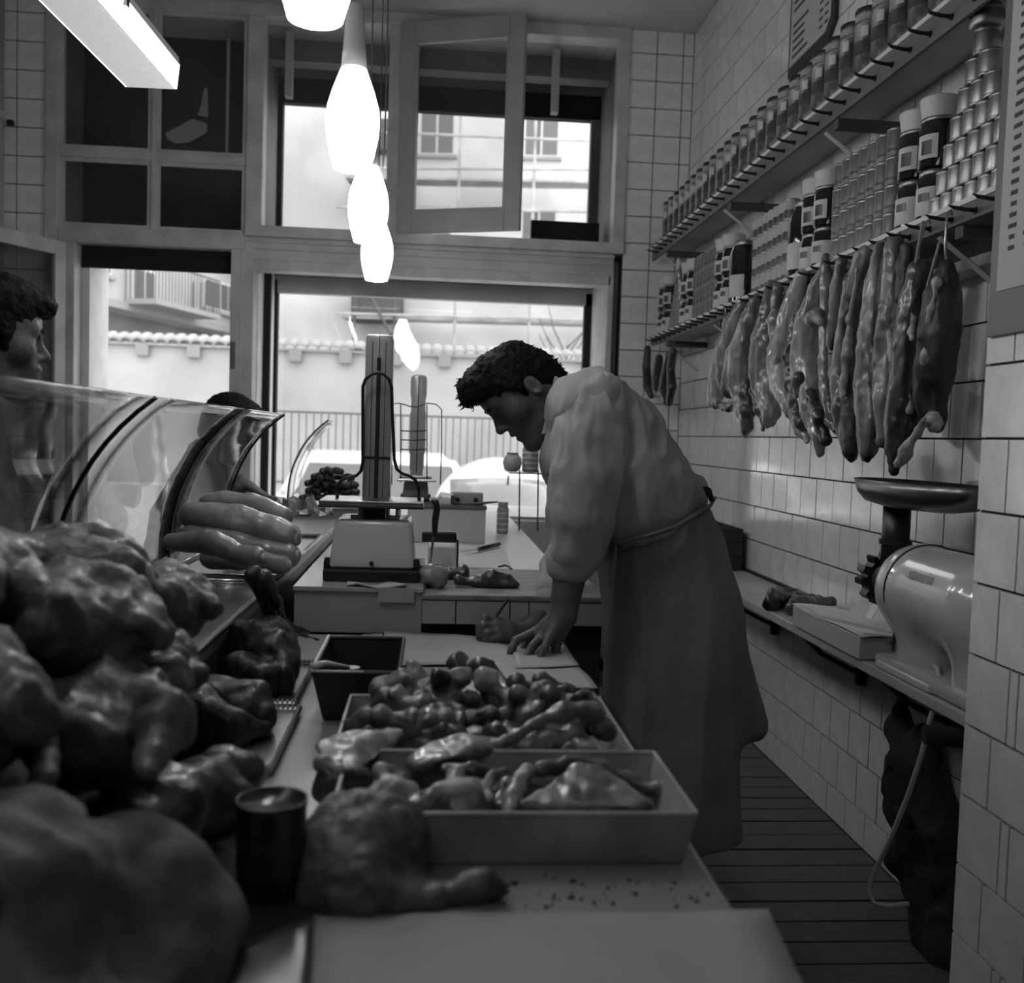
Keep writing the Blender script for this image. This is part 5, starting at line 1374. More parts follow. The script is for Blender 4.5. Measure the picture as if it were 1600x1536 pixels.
# big open tin beside the hen
tn = thing('large_tin', 'large round tin with a ringed lid beside the plucked hen', 'tin', (-.172, 1.045, ZK))
TC = (-.152, 1.0, ZK); TH = .102; TK = .66
MB().lathe([(.052 * TK, .001), (.054 * TK, .004), (.0535 * TK, .01), (.0535 * TK, TH - .008), (.055 * TK, TH - .004), (.055 * TK, TH), (.052 * TK, TH), (.051 * TK, TH - .004)], TC, 32).build('tin_body', mat('tin_side', .05, .25, metal=.7), tn, True)
lid = MB().lathe([(.051 * TK, TH - .0045), (.046 * TK, TH - .004), (.044 * TK, TH - .0065), (.036 * TK, TH - .0065), (.034 * TK, TH - .0045), (.027 * TK, TH - .0045), (.025 * TK, TH - .0065), (.012 * TK, TH - .0065), (.010 * TK, TH - .005), (.001 * TK, TH - .005)], TC, 32)
lid.build('ringed_lid', mat('lacquered_lid', .42, .35), tn, True)
MB().lathe([(.0538 * TK, .03), (.0538 * TK, .07)], TC, 32, cap=False).build('label_band', mat('tin_band', .02, .4), tn)

# small beaded trays with dark offal on the left of the worktop
def beaded(label, x0, x1, y0, y1):
    t = thing('beaded_tray', label, 'tray', ((x0 + x1) / 2, (y0 + y1) / 2, ZK))
    MB().rbox(x0, x1, y0, y1, ZK + .001, ZK + .006, .001).build('plate', TRAYB, t)
    for a, b in (((x0, y0), (x1, y0)), ((x1, y0), (x1, y1)), ((x1, y1), (x0, y1)), ((x0, y1), (x0, y0))):
        n = int(max(abs(a[0] - b[0]), abs(a[1] - b[1])) / .008)
        r = MB().tube([(a[0], a[1], ZK + .009), (b[0], b[1], ZK + .009)], .0035, 6)
        for k in range(n):
            f = (k + .5) / n; r.lathe([(.001, -.0045), (.0042, -.001), (.0042, .002), (.001, .0055)], (a[0] + (b[0] - a[0]) * f, a[1] + (b[1] - a[1]) * f, ZK + .011), 6)
        o = r.build('beaded_rim', TRAYB, t); o['kind'] = 'stuff'
beaded('bright beaded tray with a dark liver beside the black tub', -.36, -.222, 1.69, 1.985)
beaded('second beaded tray nearer the tin with dark offal', -.36, -.208, 1.355, 1.655)
for lb, P, R in (('large dark liver hanging over the farther beaded tray', [(-.34, 1.90, .86), (-.30, 1.86, .87), (-.27, 1.80, .85), (-.262, 1.77, .835)], [.05, .055, .045, .03]),
                 ('dark folded offal on the farther beaded tray', [(-.33, 1.78, .84), (-.29, 1.75, .84), (-.262, 1.80, .835)], [.04, .038, .028]),
                 ('dark kidney shaped offal on the nearer beaded tray', [(-.33, 1.56, .845), (-.28, 1.55, .845), (-.25, 1.53, .832)], [.045, .042, .026]),
                 ('dark offal strip reaching the rim of the nearer beaded tray', [(-.34, 1.48, .85), (-.29, 1.46, .835), (-.24, 1.50, .82)], [.045, .032, .014])):
    tag(Soft(.006, .02).limb(P, R).build('offal', LIVER, None, ((24, .006), (60, .002))), lb, 'offal', 'dark offal on the beaded trays')

# paper on the counter
def sheet_px(name, label, corners, z, m=PAPER, n=10, wave=.002):
    c = [at_z(x, y, z) for x, y in corners]
    g = [[(c[0].lerp(c[1], i / n)).lerp(c[3].lerp(c[2], i / n), j / n) for i in range(n + 1)] for j in range(n + 1)]
    g = [[p + Vector((0, 0, wave * (1 + math.sin(p.x * 31 + p.y * 17) * math.cos(p.y * 23 - p.x * 9)))) for p in r] for r in g]
    return tag(MB().sheet(g, .0008).build(name, m, None, True), label, 'paper')
sheet_px('wrapping_paper', 'broad sheet of wrapping paper across the nearest end of the counter', ((500, 1432), (1200, 1425), (1330, 1700), (420, 1700)), ZK + .002, wave=.0015)
sheet_px('writing_paper', 'pale paper sheets under the writing hand', ((600, 984), (752, 996), (880, 1040), (600, 1040)), ZK + .003)
sheet_px('writing_paper', 'smaller sheet of paper beside the white box', ((566, 992), (598, 990), (606, 1040), (560, 1040)), ZK + .0015, wave=.001)
sheet_px('paper_pad', 'thick paper pad under the braced hand at the counter edge', ((800, 1012), (880, 1010), (905, 1040), (806, 1046)), ZK + .009, wave=.001)
sheet_px('lifted_paper', 'paper sheet with a lifted dark edge before the braced hand', ((770, 1036), (905, 1044), (935, 1078), (800, 1076)), ZK + .004, wave=.003)
sheet_px('plastic_sheet', 'crumpled pale sheet at the left foot of the counter end', ((380, 1490), (490, 1440), (480, 1600), (250, 1650)), ZK + .006, mat('clear_sheet', .06, .3), wave=.004)

# meat on the tiled block
for lb, P, R, m in (('pale lump of pork at the corner of the butcher block', [at_y(x, y, 2.43) for x, y in ((672, 905), (684, 908))], [.028, .026], PORK),
                    ('small dark scrap lying behind the pale lump', [at_y(x, y, 2.62) for x, y in ((664, 890), (690, 888))], [.016, .012], LEAN),
                    ('dark knuckle of meat with a bone on the butcher block', [at_y(x, y, 2.52) for x, y in ((704, 897), (722, 893), (728, 906))], [.016, .020, .012], BONED),
                    ('long dark strip of meat ending in a pointed tail on the block', [at_y(x, y, 2.45) for x, y in ((715, 908), (745, 912), (772, 905), (792, 912), (808, 917))], [.012, .014, .024, .018, .008], BONED)):
    for p, r in zip(P, R):
        if p.z - r < .9: p.z = .9 + r * .92
    tag(Soft(.005, .015).limb(P, R).build('meat_piece', m, None, ((40, .004), (90, .0015))), lb, 'meat', 'meat pieces on the butcher block')

# meat on the wall shelf
for lb, P, R, m in (('dark meat slab at the back of the wall shelf', [at_z(x, y, .76) for x, y in ((1205, 935), (1232, 930), (1260, 937))], [.035, .035, .03], LEAN),
                    ('paler meat slab leaning before the dark one on the wall shelf', [at_z(x, y, .755) for x, y in ((1240, 945), (1270, 940), (1300, 940))], [.03, .03, .026], BONED)):
    for p, r in zip(P, R): p.z = ZW + r * .95; p.x = min(p.x, XW - .05)
    tag(Soft(.006, .02).limb(P, R).build('meat_slab', m, None, ((26, .008), (60, .003))), lb, 'meat')

# ---------------------------------------------------------------- on the deck of the display case
ZD = .90
def deck_tray(label, x0, x1, y0, y1, z=ZD):
    t = thing('display_tray', label, 'tray', ((x0 + x1) / 2, (y0 + y1) / 2, z))
    MB().rbox(x0, x1, y0, y1, z + .001, z + .006, .001).build('plate', TRAYB, t)
    for a, b in (((x0, y0), (x1, y0)), ((x1, y0), (x1, y1)), ((x1, y1), (x0, y1)), ((x0, y1), (x0, y0))):
        MB().tube([(a[0], a[1], z + .012), (b[0], b[1], z + .012)], .007, 8).build('rolled_rim', TRAYB, t, True)
deck_tray('bright tray under the meat rolls on the display deck', -.655, -.372, 2.45, 3.45)
deck_tray('near bright tray under the heap of poultry', -.655, -.372, .55, 2.38)
deck_tray('far tray of sausages beside the last glass pane', -.60, -.31, 4.3, 5.0, .93)
struct(MB().box(-.62, -.3, 4.28, 5.02, .90, .93).build('trim_4', BAYD))
# rolled joints
rolls = [([(302, 805), (370, 812), (448, 838)], 2.50, 24, 'large pale rolled joint on top of the meat rolls'),
         ([(330, 788), (390, 790), (440, 806)], 2.62, 20, 'pale rolled joint at the back top of the meat rolls'),
         ([(300, 838), (370, 850), (450, 866)], 2.48, 22, 'pale rolled joint under the large top roll'),
         ([(330, 872), (380, 872), (440, 882)], 2.44, 18, 'lowest rolled joint resting on the bright tray'),
         ([(268, 848), (320, 846), (380, 868), (402, 872)], 2.30, 17, 'pale shank lying before the meat rolls')]
for pts, Y, r, lb in rolls:
    P = [at_y(x, y, Y - .03 * i) for i, (x, y) in enumerate(pts)]; rr = r * Y / FPX
    for p in P: p.z = max(p.z, ZD + .008 + rr)
    o = thing('rolled_joint', lb, 'meat roll', P[0], 'rolled pork joints')
    Soft(.006, .02).limb(P, [rr * .95] + [rr * 1.05] * (len(P) - 2) + [rr * .9]).build('flesh', PORK, o, ((18, .004), (50, .0015)))
    d = (P[-1] - P[0]).normalized()
    Soft(.005, .01).ball(P[-1] + d * rr * .62, (rr * .34, rr * .5, rr * .5)).build('cut_end', GRISTLE, o, ((60, .002),))
# crumpled packet behind the rolls
g = [[at_y(430 + 90 * i / 9, 778 + 6 * math.sin(i * 2.1) + 26 * j / 5 + (12 if i > 6 else 0) * (1 - j / 5), 2.9 - .05 * j) + Vector((0, .03 * math.sin(i * 1.7 + j), .012 * math.sin(i * 2.3 + j * 1.1))) for j in range(6)] for i in range(10)]
tag(MB().sheet(g, .002).build('paper_packet', mat('brown_packet', .09, .45), None, False), 'crumpled dark paper packet behind the meat rolls', 'packet')
tag(Soft(.006, .02).limb([at_y(x, y, 2.95) for x, y in ((418, 780), (440, 786), (462, 796), (480, 802))], [.012, .018, .018, .012]).build('dark_sausage', LIVER, None, ((30, .004),)), 'dark shrivelled strip lying on the crumpled packet', 'meat')
# heap of round sausages on the far tray
k = 0
for r, (n, z0) in enumerate(((6, .965), (5, .998), (5, 1.03), (4, 1.062), (2, 1.092))):
    for i in range(n):
        x = -.455 + (i - (n - 1) / 2) * .045 + random.uniform(-.006, .006); yy = 4.62 + random.uniform(-.05, .05)
        tag(Soft(.005, .01).limb([(x - .022, yy - .02, z0), (x, yy + .01, z0 + .004), (x + .022, yy, z0)], [.017, .019, .017]).build('short_sausage', SAUS), 'short dark sausage in the heap by the window, %s layer, %s across' % (ORD[r], ORD[i]), 'sausage', 'short dark sausages on the far tray')

# big out-of-focus heap of plucked poultry at the near end of the case
birds = [((-.50, .98, 1.085), (.10, .13, .075), 0.1, 'plucked hen on top of the heap nearest the glass'), ((-.40, 1.10, 1.02), (.085, .12, .07), -.3, 'plucked hen with a glossy wing in the middle of the heap'), ((-.47, 1.34, 1.04), (.09, .12, .07), .2, 'plucked hen behind the top of the heap'),
         ((-.42, .82, 1.0), (.085, .11, .075), -.2, 'plucked hen at the near left of the heap'), ((-.33, 1.02, .945), (.07, .10, .06), .3, 'plucked hen slipping over the counter side of the heap'), ((-.56, .72, 1.02), (.10, .12, .085), 0., 'plucked hen in the near corner of the heap'),
         ((-.39, 1.42, .985), (.07, .11, .06), -.1, 'plucked hen lying on the far side of the heap'), ((-.52, 1.15, .975), (.10, .14, .06), .4, 'plucked hen at the bottom of the heap by the glass'), ((-.38, .70, .935), (.08, .10, .06), .2, 'plucked hen lowest at the near end of the heap'), ((-.36, 1.24, .945), (.065, .10, .05), .1, 'plucked hen under the middle of the heap')]
for (c, r, q, lb) in birds:
    c = Vector(c) + Vector((0, 0, .028)); R = Euler((0, .15 * math.sin(q * 9), q)).to_matrix()
    def L(x, y, z): return c + R @ Vector((x * r[0], y * r[1], z * r[2]))
    s = Soft(.007, .016); s.ball(c, r, R); s.ball(L(.1, .35, .35), (r[0] * .75, r[1] * .6, r[2] * .65), R)
    for sx in (-1, 1):
        s.limb([L(.5 * sx, -.40, .2), L(.82 * sx, -.95, .45), L(.70 * sx, -1.3, .3), L(.6 * sx, -1.6, .1), L(.62 * sx, -1.75, .0)], [r[2] * .62, r[2] * .46, r[2] * .2, r[2] * .13, r[2] * .17])
        s.limb([L(.75 * sx, .45, .1), L(1.12 * sx, .0, .05), L(1.1 * sx, .45, -.15)], [r[2] * .36, r[2] * .26, r[2] * .14])
    s.limb([L(0, .95, .3), L(.15, 1.25, .0), L(.3, 1.35, -.5)], [r[2] * .3, r[2] * .24, r[2] * .2])
    tag(s.build('plucked_hen', SKINP, None, ((20, -.013, 'r'), (50, .003), (90, .0015))), lb, 'poultry', 'plucked poultry heaped on the display deck')
# feet of a bird hanging over the counter
for lb, pts in (('thin bird leg with claws hanging over the white box edge', ((412, 905), (430, 940), (440, 975), (462, 988), (498, 1000))), ('second thin bird leg crossing the first one', ((395, 900), (420, 950), (452, 980), (482, 988)))):
    P = [at_y(x, y, 1.85 + .04 * i) for i, (x, y) in enumerate(pts)]
    tag(Soft(.004, .008).limb(P, [.018, .013, .009, .006, .003][:len(P)]).build('bird_leg', LIVER, None, ((60, .002),)), lb, 'poultry leg', 'bird legs over the counter')
# dark foreground: a side of meat wrapped in cloth at the near corner, far out of focus
s = Soft(.010, .06)
s.limb([(-.45, .40, .95), (-.40, .55, .93), (-.33, .72, .90), (-.27, .86, .86)], [.12, .12, .10, .07]); s.limb([(-.36, .38, .80), (-.29, .52, .80), (-.245, .70, .82), (-.215, .88, .825)], [.12, .105, .07, .04]); s.limb([(-.25, .36, .74), (-.21, .5, .76), (-.19, .66, .79)], [.08, .07, .04])
s.slab((0, 1.0, .30), (.372, 1.4, .502), None, .0, .004, True); s.slab((-.872, 1.0, .30), (.5, 1.4, .618), None, .0, .004, True)
tag(s.build('wrapped_side', mat('dark_sacking', .17, .7, dark=.07, vscale=7, bump=.4, bscale=40), None, ((7, -.022, 'r'), ((16, 16, 9), -.02, 'r'), (40, .004))), 'dark cloth-wrapped side of meat at the nearest left corner', 'wrapped meat')
s = Soft(.008, .03)
s.limb([(-.30, 1.00, .86), (-.27, 1.14, .845), (-.255, 1.26, .835)], [.055, .05, .035]); s.limb([(-.235, 1.16, .83), (-.235, 1.30, .825)], [.03, .025])
tag(s.build('offal', LIVER, None, ((24, .006), (60, .002))), 'dark shapeless offal lying behind the large tin', 'offal')

sheet_px('dark_sheet', 'dark sheet added over the near left of the worktop under the tin', ((290, 1300), (490, 1398), (474, 1640), (150, 1640)), ZK + .0035, mat('dark_sheet', .02, .9), wave=.002)  # dark sheet added to darken this stretch of worktop

# ================================================================== PEOPLE
SKIN = mat('skin', .085, .5, var=.08, vscale=14, bump=.15, bscale=90)
HAIR = mat('black_hair', .004, .7, spec=.2, bump=.5, bscale=120)
SHIRT = mat('white_work_shirt', .34, .85, var=.05, vscale=10, bump=.12, bscale=160)
APRON = mat('grey_work_apron', .17, .9, var=.10, vscale=7, bump=.15, bscale=160)
DARKC = mat('dark_coat_cloth', .018, .9, var=.2, vscale=12, bump=.2, bscale=120)

class HeadFrame:
    def __init__(self, C, F, U):
        self.C = Vector(C); self.F = Vector(F).normalized(); U = Vector(U); self.U = (U - self.F * U.dot(self.F)).normalized(); self.S = self.F.cross(self.U)
        self.R = Matrix((self.F, self.S, self.U)).transposed()
    def __call__(self, f, u, s=0.): return self.C + self.F * f + self.U * u + self.S * s

def add_head(s, H, k=1.0):
    """skull, jaw, brow, nose, lips, ears; f forward, s side, u up"""
    b = lambda f, u, sd, r, kk=.012, sub=False, rot=None: s.ball(H(f * k, u * k, sd * k), tuple(q * k for q in r), H.R if rot is None else H.R @ rot, kk, sub)
    b(.006, .044, 0, (.090, .072, .079), .02); b(.045, .055, 0, (.054, .062, .056), .02)
    s.limb([H(.035 * k, .0), H(.058 * k, -.045 * k), H(.062 * k, -.075 * k)], [.058 * k, .046 * k, .034 * k], .03)
    for q in (-1, 1):
        s.limb([H(-.004 * k, -.022 * k, .055 * q * k), H(.025 * k, -.072 * k, .046 * q * k), H(.070 * k, -.094 * k, .014 * q * k)], [.018 * k, .017 * k, .017 * k], .03)
        b(.058, -.008, .048 * q, (.024, .022, .022), .03)                     # cheekbone
        s.limb([H(.088 * k, .036 * k, .010 * q * k), H(.080 * k, .040 * k, .042 * q * k)], [.011 * k, .010 * k], .015)   # brow
        b(.097, .014, .031 * q, (.016, .017, .012), .012, True)              # eye socket
        b(.077, .014, .031 * q, (.013, .014, .012), .004)                    # closed lid over the eye
        b(.099, -.019, .011 * q, (.011, .008, .008), .006)                   # nostril wing
        b(-.008, .004, .074 * q, (.017, .007, .031), .006, rot=Euler((.25 * q, 0, 0)).to_matrix()); b(-.004, .006, .081 * q, (.009, .006, .018), .006, True)
    s.limb([H(.090 * k, .030 * k), H(.103 * k, .006 * k), H(.114 * k, -.012 * k)], [.008 * k, .009 * k, .0115 * k], .010)
    b(.095, -.041, 0, (.014, .023, .0085), .008); b(.092, -.060, 0, (.014, .020, .009), .006); b(.086, -.091, 0, (.022, .024, .018), .015)
    b(.106, -.0505, 0, (.008, .022, .0028), .004, True)

def add_hand(s, W, K, fingers, palm=.017):
    """W wrist, K list of knuckles, fingers list of (joint points, radii)"""
    for kn in K: s.limb([W, Vector(W).lerp(Vector(kn), .6), kn], [palm * 1.15, palm * .95, .0115], .014)
    for P, R in fingers: s.limb(P, R, .005)

# ---------------------------------------------------------------- the butcher
q = lambda x, y, Y: at_y(x, y, Y)
H = HeadFrame(q(824, 611, 2.35), (-.63, -.06, -.775), (-.77, 0, .63))
body = Soft(.0036, .014)
add_head(body, H, 1.0)
nb = q(893, 650, 2.35)
body.limb([H(-.022, -.025), H(-.035, -.085), nb], [.054, .056, .066], .02)
body.limb([H(.03, -.075), nb + Vector((-.03, 0, -.03))], [.03, .045], .03)
body.limb([nb, q(950, 715, 2.35), q(1025, 835, 2.34)], [.07, .10, .10], .03)
# near arm, braced on the counter
body.limb([q(925, 635, 2.18), q(908, 800, 2.15), q(893, 880, 2.14), q(884, 935, 2.13), q(880, 962, 2.125)], [.05, .045, .040, .033, .027], .012)
kn = [q(838, 987, 2.14), q(846, 984, 2.165), q(846, 996, 2.115), q(857, 999, 2.09)]
add_hand(body, q(880, 962, 2.125), kn, [
    ([kn[0], q(806, 1001, 2.12), q(800, 1014, 2.11), q(794, 1028, 2.105)], [.0112, .0098, .0088, .0075]),
    ([kn[1], q(824, 1000, 2.155), q(819, 1012, 2.148), q(815, 1023, 2.145)], [.0105, .0092, .008, .007]),
    ([kn[2], q(832, 1010, 2.095), q(823, 1025, 2.085), q(813, 1039, 2.075)], [.0115, .010, .009, .0075]),
    ([kn[3], q(851, 1013, 2.075), q(845, 1026, 2.07), q(838, 1040, 2.065)], [.0105, .009, .008, .007]),
    ([q(878, 978, 2.12), q(868, 1003, 2.115), q(869, 1020, 2.11), q(874, 1034, 2.105)], [.016, .0125, .0105, .0085])])
body.limb([q(880, 962, 2.125), q(872, 985, 2.12)], [.024, .018], .02)
# far arm and the writing hand
body.limb([q(890, 650, 2.50), q(900, 810, 2.50), q(866, 930, 2.40), q(830, 982, 2.33), q(812, 994, 2.30)], [.05, .044, .038, .031, .025], .012)
kn = [q(778, 972, 2.275), q(776, 980, 2.26), q(778, 988, 2.25), q(784, 996, 2.245)]
add_hand(body, q(812, 994, 2.30), kn, [
    ([kn[0], q(758, 966, 2.27), q(749, 980, 2.265), q(748, 997, 2.262)], [.0115, .0105, .0095, .0078]),
    ([kn[1], q(756, 978, 2.25), q(750, 992, 2.25), q(756, 1002, 2.252)], [.011, .0102, .009, .0078]),
    ([kn[2], q(762, 990, 2.24), q(760, 1003, 2.242), q(770, 1006, 2.25)], [.0105, .0098, .009, .0078]),
    ([kn[3], q(770, 1000, 2.235), q(772, 1008, 2.24), q(782, 1006, 2.25)], [.0098, .009, .008, .007]),
    ([q(796, 984, 2.30), q(774, 976, 2.29), q(758, 984, 2.28), q(751, 996, 2.268)], [.014, .012, .010, .008])], .02)
# hips and legs
hp = q(1035, 845, 2.34)
for sy, dx in ((-.085, .0), (.085, .03)):
    a = hp + Vector((.0, sy, -.02)); body.limb([a, (a.x + .01 + dx, a.y, .46), (a.x + .03 + dx, a.y, .10)], [.085, .058, .042], .03)
    body.limb([(a.x + .04 + dx, a.y, .055), (a.x - .13 + dx, a.y, .035)], [.036, .03], .02)
man = tag(body.build('person', SKIN, None), 'man in a pale shirt and apron bending over the counter to write', 'person')

# hair
hs = Soft(.005, .02)
hb = lambda f, u, sd, r, kk=.02, sub=False: hs.ball(H(f, u, sd), r, H.R, kk, sub)
hb(.004, .049, 0, (.094, .078, .082)); hb(.050, .088, 0, (.062, .062, .050), .03); hb(.088, .098, 0, (.034, .052, .026), .03); hb(.104, .092, .01, (.016, .036, .026), .02)
hb(-.046, .005, 0, (.048, .066, .052), .03); hb(-.062, -.035, 0, (.030, .048, .040), .03)
for sd in (-1, 1):
    hb(.022, .020, .066 * sd, (.022, .014, .034), .015)
hb(.112, .0, 0, (.060, .105, .072), .015, True); hb(.085, -.075, 0, (.085, .12, .060), .012, True)
for sd in (-1, 1):
    hb(-.004, -.002, .080 * sd, (.022, .014, .032), .008, True); hb(.052, -.005, .075 * sd, (.030, .03, .045), .01, True)
hair = hs.build('hair', HAIR, man, ((30, .003), (110, .0028)))
lk = MB(); rr = random.Random(5)
vs_ = [(v.co.copy(), v.normal.copy()) for v in hair.data.vertices]
for k in range(420):
    p, n = rr.choice(vs_); lf = (p - H.C).dot(H.F); lu = (p - H.C).dot(H.U)
    if lu < .02 and lf > -.03: continue
    flow = (H.F * (.9 if lf > 0 else -.5) - H.U * (.15 if lf > 0 else .9)); d = (n * rr.uniform(.15, .55) + flow * rr.uniform(.4, 1.0)).normalized(); L = rr.uniform(.006, .015) * (1.4 if lf > .07 else 1)
    lk.tube([p - n * .002, p + d * L * .5, p + d * L - n * .004 + Vector((-.002, 0, .002))], [.0017, .0012, .0003], 4)
o = lk.build('stray_hairs', HAIR, man); o['kind'] = 'stuff'
eb = Soft(.003, .004)
for sd in (-1, 1): eb.limb([H(.101, .034, .012 * sd), H(.100, .041, .028 * sd), H(.088, .037, .046 * sd)], [.004, .0045, .0028])
eb.build('eyebrows', HAIR, man)

# shirt with rolled sleeves
sh = Soft(.0052, .03)
for dy, e in ((-.10, 0), (0, .012), (.10, 0)):
    sh.limb([q(916, 655, 2.35 + dy), q(944, 706, 2.35 + dy), q(985, 770, 2.345 + dy), q(1018, 822, 2.34 + dy), q(1026, 850, 2.34 + dy)], [.096 + e, .143 + e, .143 + e, .098 + e, .060], .06)
sh.limb([q(905, 640, 2.18), q(930, 628, 2.17)], [.075, .068], .05); sh.limb([q(885, 640, 2.52), q(905, 628, 2.53)], [.07, .065], .05)
Soft(.0052, .02).limb([q(930, 628, 2.175), q(922, 690, 2.14), q(916, 745, 2.128), q(909, 800, 2.128), q(902, 856, 2.132)], [.074, .080, .080, .076, .060]).build('sleeve', SHIRT, man, (((9, 9, 5), .004), ((20, 20, 7), -.011, 'r'), ((44, 36, 18), -.004, 'r')))
sh.limb([q(890, 650, 2.52), q(900, 800, 2.51), q(870, 905, 2.42), q(862, 922, 2.40)], [.07, .065, .047, .043], .04)
sh.limb([q(1095, 770, 2.33), q(1075, 800, 2.33)], [.03, .05], .05)
shirt = sh.build('shirt', SHIRT, man, (((6, 6, 6), .005), ((15, 9, 7), -.012, 'r'), ((30, 18, 14), -.006, 'r'), ((60, 40, 30), .0012)), smooth=1)
cf = Soft(.0045, .012)
cf.limb([q(903, 848, 2.138), q(896, 872, 2.136), q(893, 880, 2.136)], [.060, .056, .052], .01)
cf.limb([q(890, 872, 2.136), q(886, 890, 2.136)], [.040, .038], .01)
cf.build('rolled_cuff', SHIRT, man, ((26, .004), (60, .0015)))
cf = Soft(.0045, .012).limb([q(868, 912, 2.415), q(858, 936, 2.385)], [.046, .041]).build('rolled_cuff', SHIRT, man, ((30, .003),))
# collar: a band round the neck with two points
ax = (nb - H(-.035, -.085)).normalized(); cc = nb - ax * .035
u1 = ax.cross(Vector((0, 1, 0))).normalized(); u2 = ax.cross(u1)
g = []
for k in range(25):
    a = 2 * PI * k / 24 + .0; rr_ = .071 + .004 * math.cos(a)
    base = cc + (u1 * math.cos(a) + u2 * math.sin(a)) * (rr_ + .012) + ax * .028; top = cc + (u1 * math.cos(a) + u2 * math.sin(a)) * rr_ - ax * .022
    g.append([top, top.lerp(base, .5) + (u1 * math.cos(a) + u2 * math.sin(a)) * .006, base])
MB().sheet(g, .004).build('collar', SHIRT, man, True)
for Y in (2.255, 2.44):
    P = [q(866, 588, Y + .03), q(884, 600, Y), q(880, 664, Y - .012), q(846, 678, Y + .03), q(856, 640, Y + .03)]
    MB().prism(P, (.004, .004 if Y > 2.35 else -.004, 0)).build('collar_point', SHIRT, man)
for x, y in ((846, 742), (852, 780)):
    MB().lathe([(.006, 0), (.006, .003)], (0, 0, 0), 10, Matrix.Translation(q(x + 12, y, 2.22)) @ Matrix.Rotation(PI / 2, 4, 'X')).build('button', mat('shirt_button', .12, .5), man)

# apron with ties
apn = Soft(.008, .05)
for dy in (-.085, .085):
    apn.limb([q(1024, 826, 2.34 + dy), q(1030, 862, 2.34 + dy), q(1040, 930, 2.34 + dy), q(1050, 1020, 2.33 + dy), q(1052, 1150, 2.33 + dy), q(1048, 1300, 2.33 + dy)], [.132, .142, .144, .146, .158, .160], .06)
apn.limb([q(1090, 880, 2.25), q(1115, 950, 2.25), q(1145, 1050, 2.25), q(1172, 1130, 2.25)], [.05, .055, .05, .035], .06)
apn.limb([q(1000, 880, 2.22), q(985, 1000, 2.21), q(985, 1200, 2.21)], [.05, .055, .05], .05)
zh = q(1050, 1310, 2.2).z
apn.slab(q(1040, 835, 2.34) + Vector((-.05, 0, .158)), (.4, .5, .12), (0, math.radians(-22), 0), .002, .004, True)
apn.slab((hp.x, 2.33, zh - .2), (.6, .6, .2), k=.004, sub=True)
apn.build('apron', APRON, man, (((14, 14, 1.6), -.016, 'r'), ((34, 30, 4), .004)), smooth=2)
pts = [q(952, 858, 2.20), q(962, 850, 2.13), q(990, 842, 2.105), q(1020, 836, 2.098), q(1055, 824, 2.105), q(1085, 806, 2.14), q(1110, 790, 2.24), q(1116, 780, 2.34)]
MB().tube(pts, .008, 8, flat=.5).build('apron_tie', APRON, man, True)
MB().tube([q(1112, 782, 2.26), q(1108, 766, 2.25), q(1102, 760, 2.25), q(1108, 775, 2.25)], .006, 8).build('tie_bow', DARKC, man, True)
MB().tube([q(962, 852, 2.125), q(960, 880, 2.12), q(956, 905, 2.12), q(952, 916, 2.12)], [.008, .010, .011, .006], 8, flat=.4).build('tie_end', APRON, man, True)
tr_ = Soft(.01, .03)
for sy, dx in ((-.085, .0), (.085, .03)):
    a = hp + Vector((.0, sy, -.02)); tr_.limb([(a.x, a.y, .62), (a.x + .01 + dx, a.y, .46), (a.x + .03 + dx, a.y, .07)], [.10, .078, .068], .03)
tr_.build('trousers', DARKC, man, (((14, 14, 5), .006),))
for sy, dx in ((-.085, .0), (.085, .03)):
    a = hp + Vector((.0, sy, -.02)); Soft(.006, .02).limb([(a.x + .05 + dx, a.y, .048), (a.x - .14 + dx, a.y, .042)], [.046, .038]).build('shoe', BLACK, man)
pen = thing('pencil', 'short dark pencil held in the writing hand', 'pencil', q(742, 1008, 2.262))
P0, P1 = q(742, 1009, 2.258), q(794, 936, 2.285)
MB().tube([P0.lerp(P1, .12), P1], .0042, 8).build('shaft', mat('pencil_paint', .03, .4), pen); MB().tube([P0, P0.lerp(P1, .12)], [.0006, .0042], 8).build('point', BLACKM, pen)

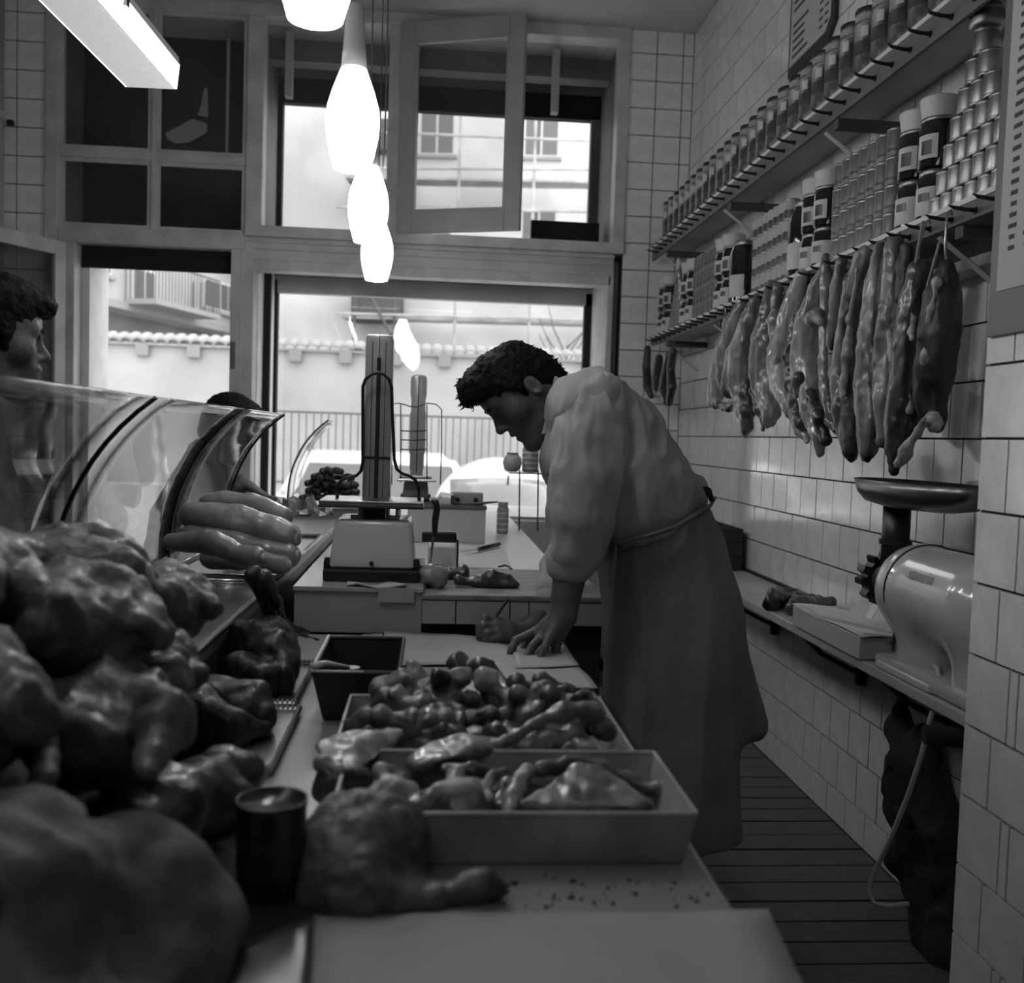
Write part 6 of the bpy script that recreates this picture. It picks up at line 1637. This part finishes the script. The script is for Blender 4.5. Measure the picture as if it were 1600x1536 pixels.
# ---------------------------------------------------------------- customers behind the display case
def customer(label, HC, F, U, neck, chest, hip, sh_w, coat, hairf, facing, grow=1.0, hair_m=HAIR, hand=None):
    Hh = HeadFrame(HC, F, U); s = Soft(.005, .016); add_head(s, Hh, grow)
    nb_ = Vector(neck); ch = Vector(chest); hp_ = Vector(hip); sd = Vector((-facing[1], facing[0], 0)).normalized() * sh_w
    s.limb([Hh(-.022, -.03), nb_], [.052, .06], .02); s.limb([nb_, ch, hp_], [.07, .10, .10], .03)
    hands = []
    for q_ in (-1, 1):
        a = nb_ + sd * q_ + Vector((0, 0, -.06)); e = a + Vector((facing[0] * .06, facing[1] * .06, -.27)) + sd * q_ * .15
        w = (e + Vector((facing[0] * .04, facing[1] * .04, -.22))) if hand is None or q_ == 1 else Vector(hand)
        s.limb([a, e, w], [.05, .042, .028], .012)
        fdir = Vector((facing[0], facing[1], -.55)).normalized(); kk = [w + fdir * .075 + sd.normalized() * o_ for o_ in (-.030, -.010, .010, .030)]
        add_hand(s, w, kk, [([k_, k_ + fdir * .035, k_ + fdir * .055 + Vector((0, 0, -.02)), k_ + fdir * (.058 + .006 * i_) + Vector((0, 0, -.038))], [.0105, .0095, .009, .0075]) for i_, k_ in enumerate(kk)] +
                 [([w + fdir * .02, w + fdir * .045 - sd.normalized() * .035 * q_, w + fdir * .07 - sd.normalized() * .045 * q_], [.014, .011, .008])])
        hands.append((a, e, w))
        l = hp_ + sd * q_ * .5; s.limb([l, (l.x, l.y, .46), (l.x, l.y, .09)], [.085, .06, .042], .03); s.limb([(l.x, l.y, .045), (l.x + facing[0] * .15, l.y + facing[1] * .15, .035)], [.036, .03])
    o = tag(s.build('person', SKIN, None), label, 'person')
    c = Soft(.009, .04); c.limb([nb_ + Vector((0, 0, .035)), nb_ + Vector((0, 0, -.03)), ch, hp_, hp_ + Vector((0, 0, -.18))], [.068, .10, .14, .135, .15], .05)
    for q_ in (-1, 1): c.limb([nb_ + sd * q_ * .9 + Vector((0, 0, -.055)), nb_ + sd * q_ * .4 + Vector((0, 0, -.03)), ch + sd * q_ * .45, hp_ + sd * q_ * .4, hp_ + sd * q_ * .4 + Vector((0, 0, -.18))], [.068, .075, .12, .125, .13], .05)
    for a, e, w in hands: c.limb([a, e, e.lerp(w, .8)], [.07, .06, .045], .03)
    c.build('coat', coat, o, (((8, 8, 4), .008), (30, .003)))
    t_ = Soft(.012, .02)
    for q_ in (-1, 1):
        l = hp_ + sd * q_ * .5; t_.limb([(l.x, l.y, hp_.z - .1), (l.x, l.y, .46), (l.x, l.y, .06)], [.11, .085, .07])
    t_.build('trousers', DARKC, o)
    hs_ = Soft(.006, .02); hairf(hs_, Hh); hs_.build('hair', hair_m, o, ((30, .003), (110, .0025)))
    e_ = Soft(.0035, .004)
    for q_ in (-1, 1): e_.limb([Hh(.101, .034, .012 * q_), Hh(.100, .041, .028 * q_), Hh(.088, .037, .046 * q_)], [.004, .0045, .0028])
    e_.build('eyebrows', hair_m, o)
    return o
def short_hair(s, H_):
    b = lambda f, u, sd, r, kk=.02, sub=False: s.ball(H_(f, u, sd), r, H_.R, kk, sub)
    b(-.008, .062, 0, (.106, .085, .092)); b(.045, .095, 0, (.075, .062, .045), .03); b(.105, .088, 0, (.022, .045, .020), .02); b(-.06, .0, 0, (.05, .066, .06), .03)
    for q_ in (-1, 1): b(.020, .020, .067 * q_, (.020, .013, .036), .015)
    b(.115, .0, 0, (.062, .105, .070), .015, True); b(.085, -.075, 0, (.085, .12, .060), .012, True)
    for q_ in (-1, 1): b(-.004, -.002, .080 * q_, (.022, .014, .032), .008, True)
def full_hair(s, H_):
    b = lambda f, u, sd, r, kk=.02, sub=False: s.ball(H_(f, u, sd), r, H_.R, kk, sub)
    b(-.012, .062, 0, (.115, .096, .10)); b(-.05, .0, 0, (.07, .088, .09), .03); b(.05, .10, 0, (.06, .06, .045), .03)
    b(.120, -.005, 0, (.066, .11, .075), .015, True); b(.085, -.085, 0, (.085, .085, .06), .012, True)
hc = at_y(-22, 538, 2.12)
customer('dark haired customer in profile behind the first glass pane', hc, (.86, .50, -.06), (0, 0, 1), hc + Vector((-.05, -.02, -.16)), hc + Vector((-.06, -.02, -.42)), hc + Vector((-.06, -.02, -.72)), .175, DARKC, short_hair, (.9, .4), 1.0)
hc = at_y(356, 675, 4.05)
customer('customer bending forward behind the farther glass panes', hc, (.90, -.10, -.45), (.45, 0, .9), hc + Vector((-.10, .02, -.13)), hc + Vector((-.16, .04, -.36)), hc + Vector((-.20, .05, -.62)), .16, DARKC, full_hair, (1, 0), .95, hand=tuple(at_y(376, 752, 3.95)))
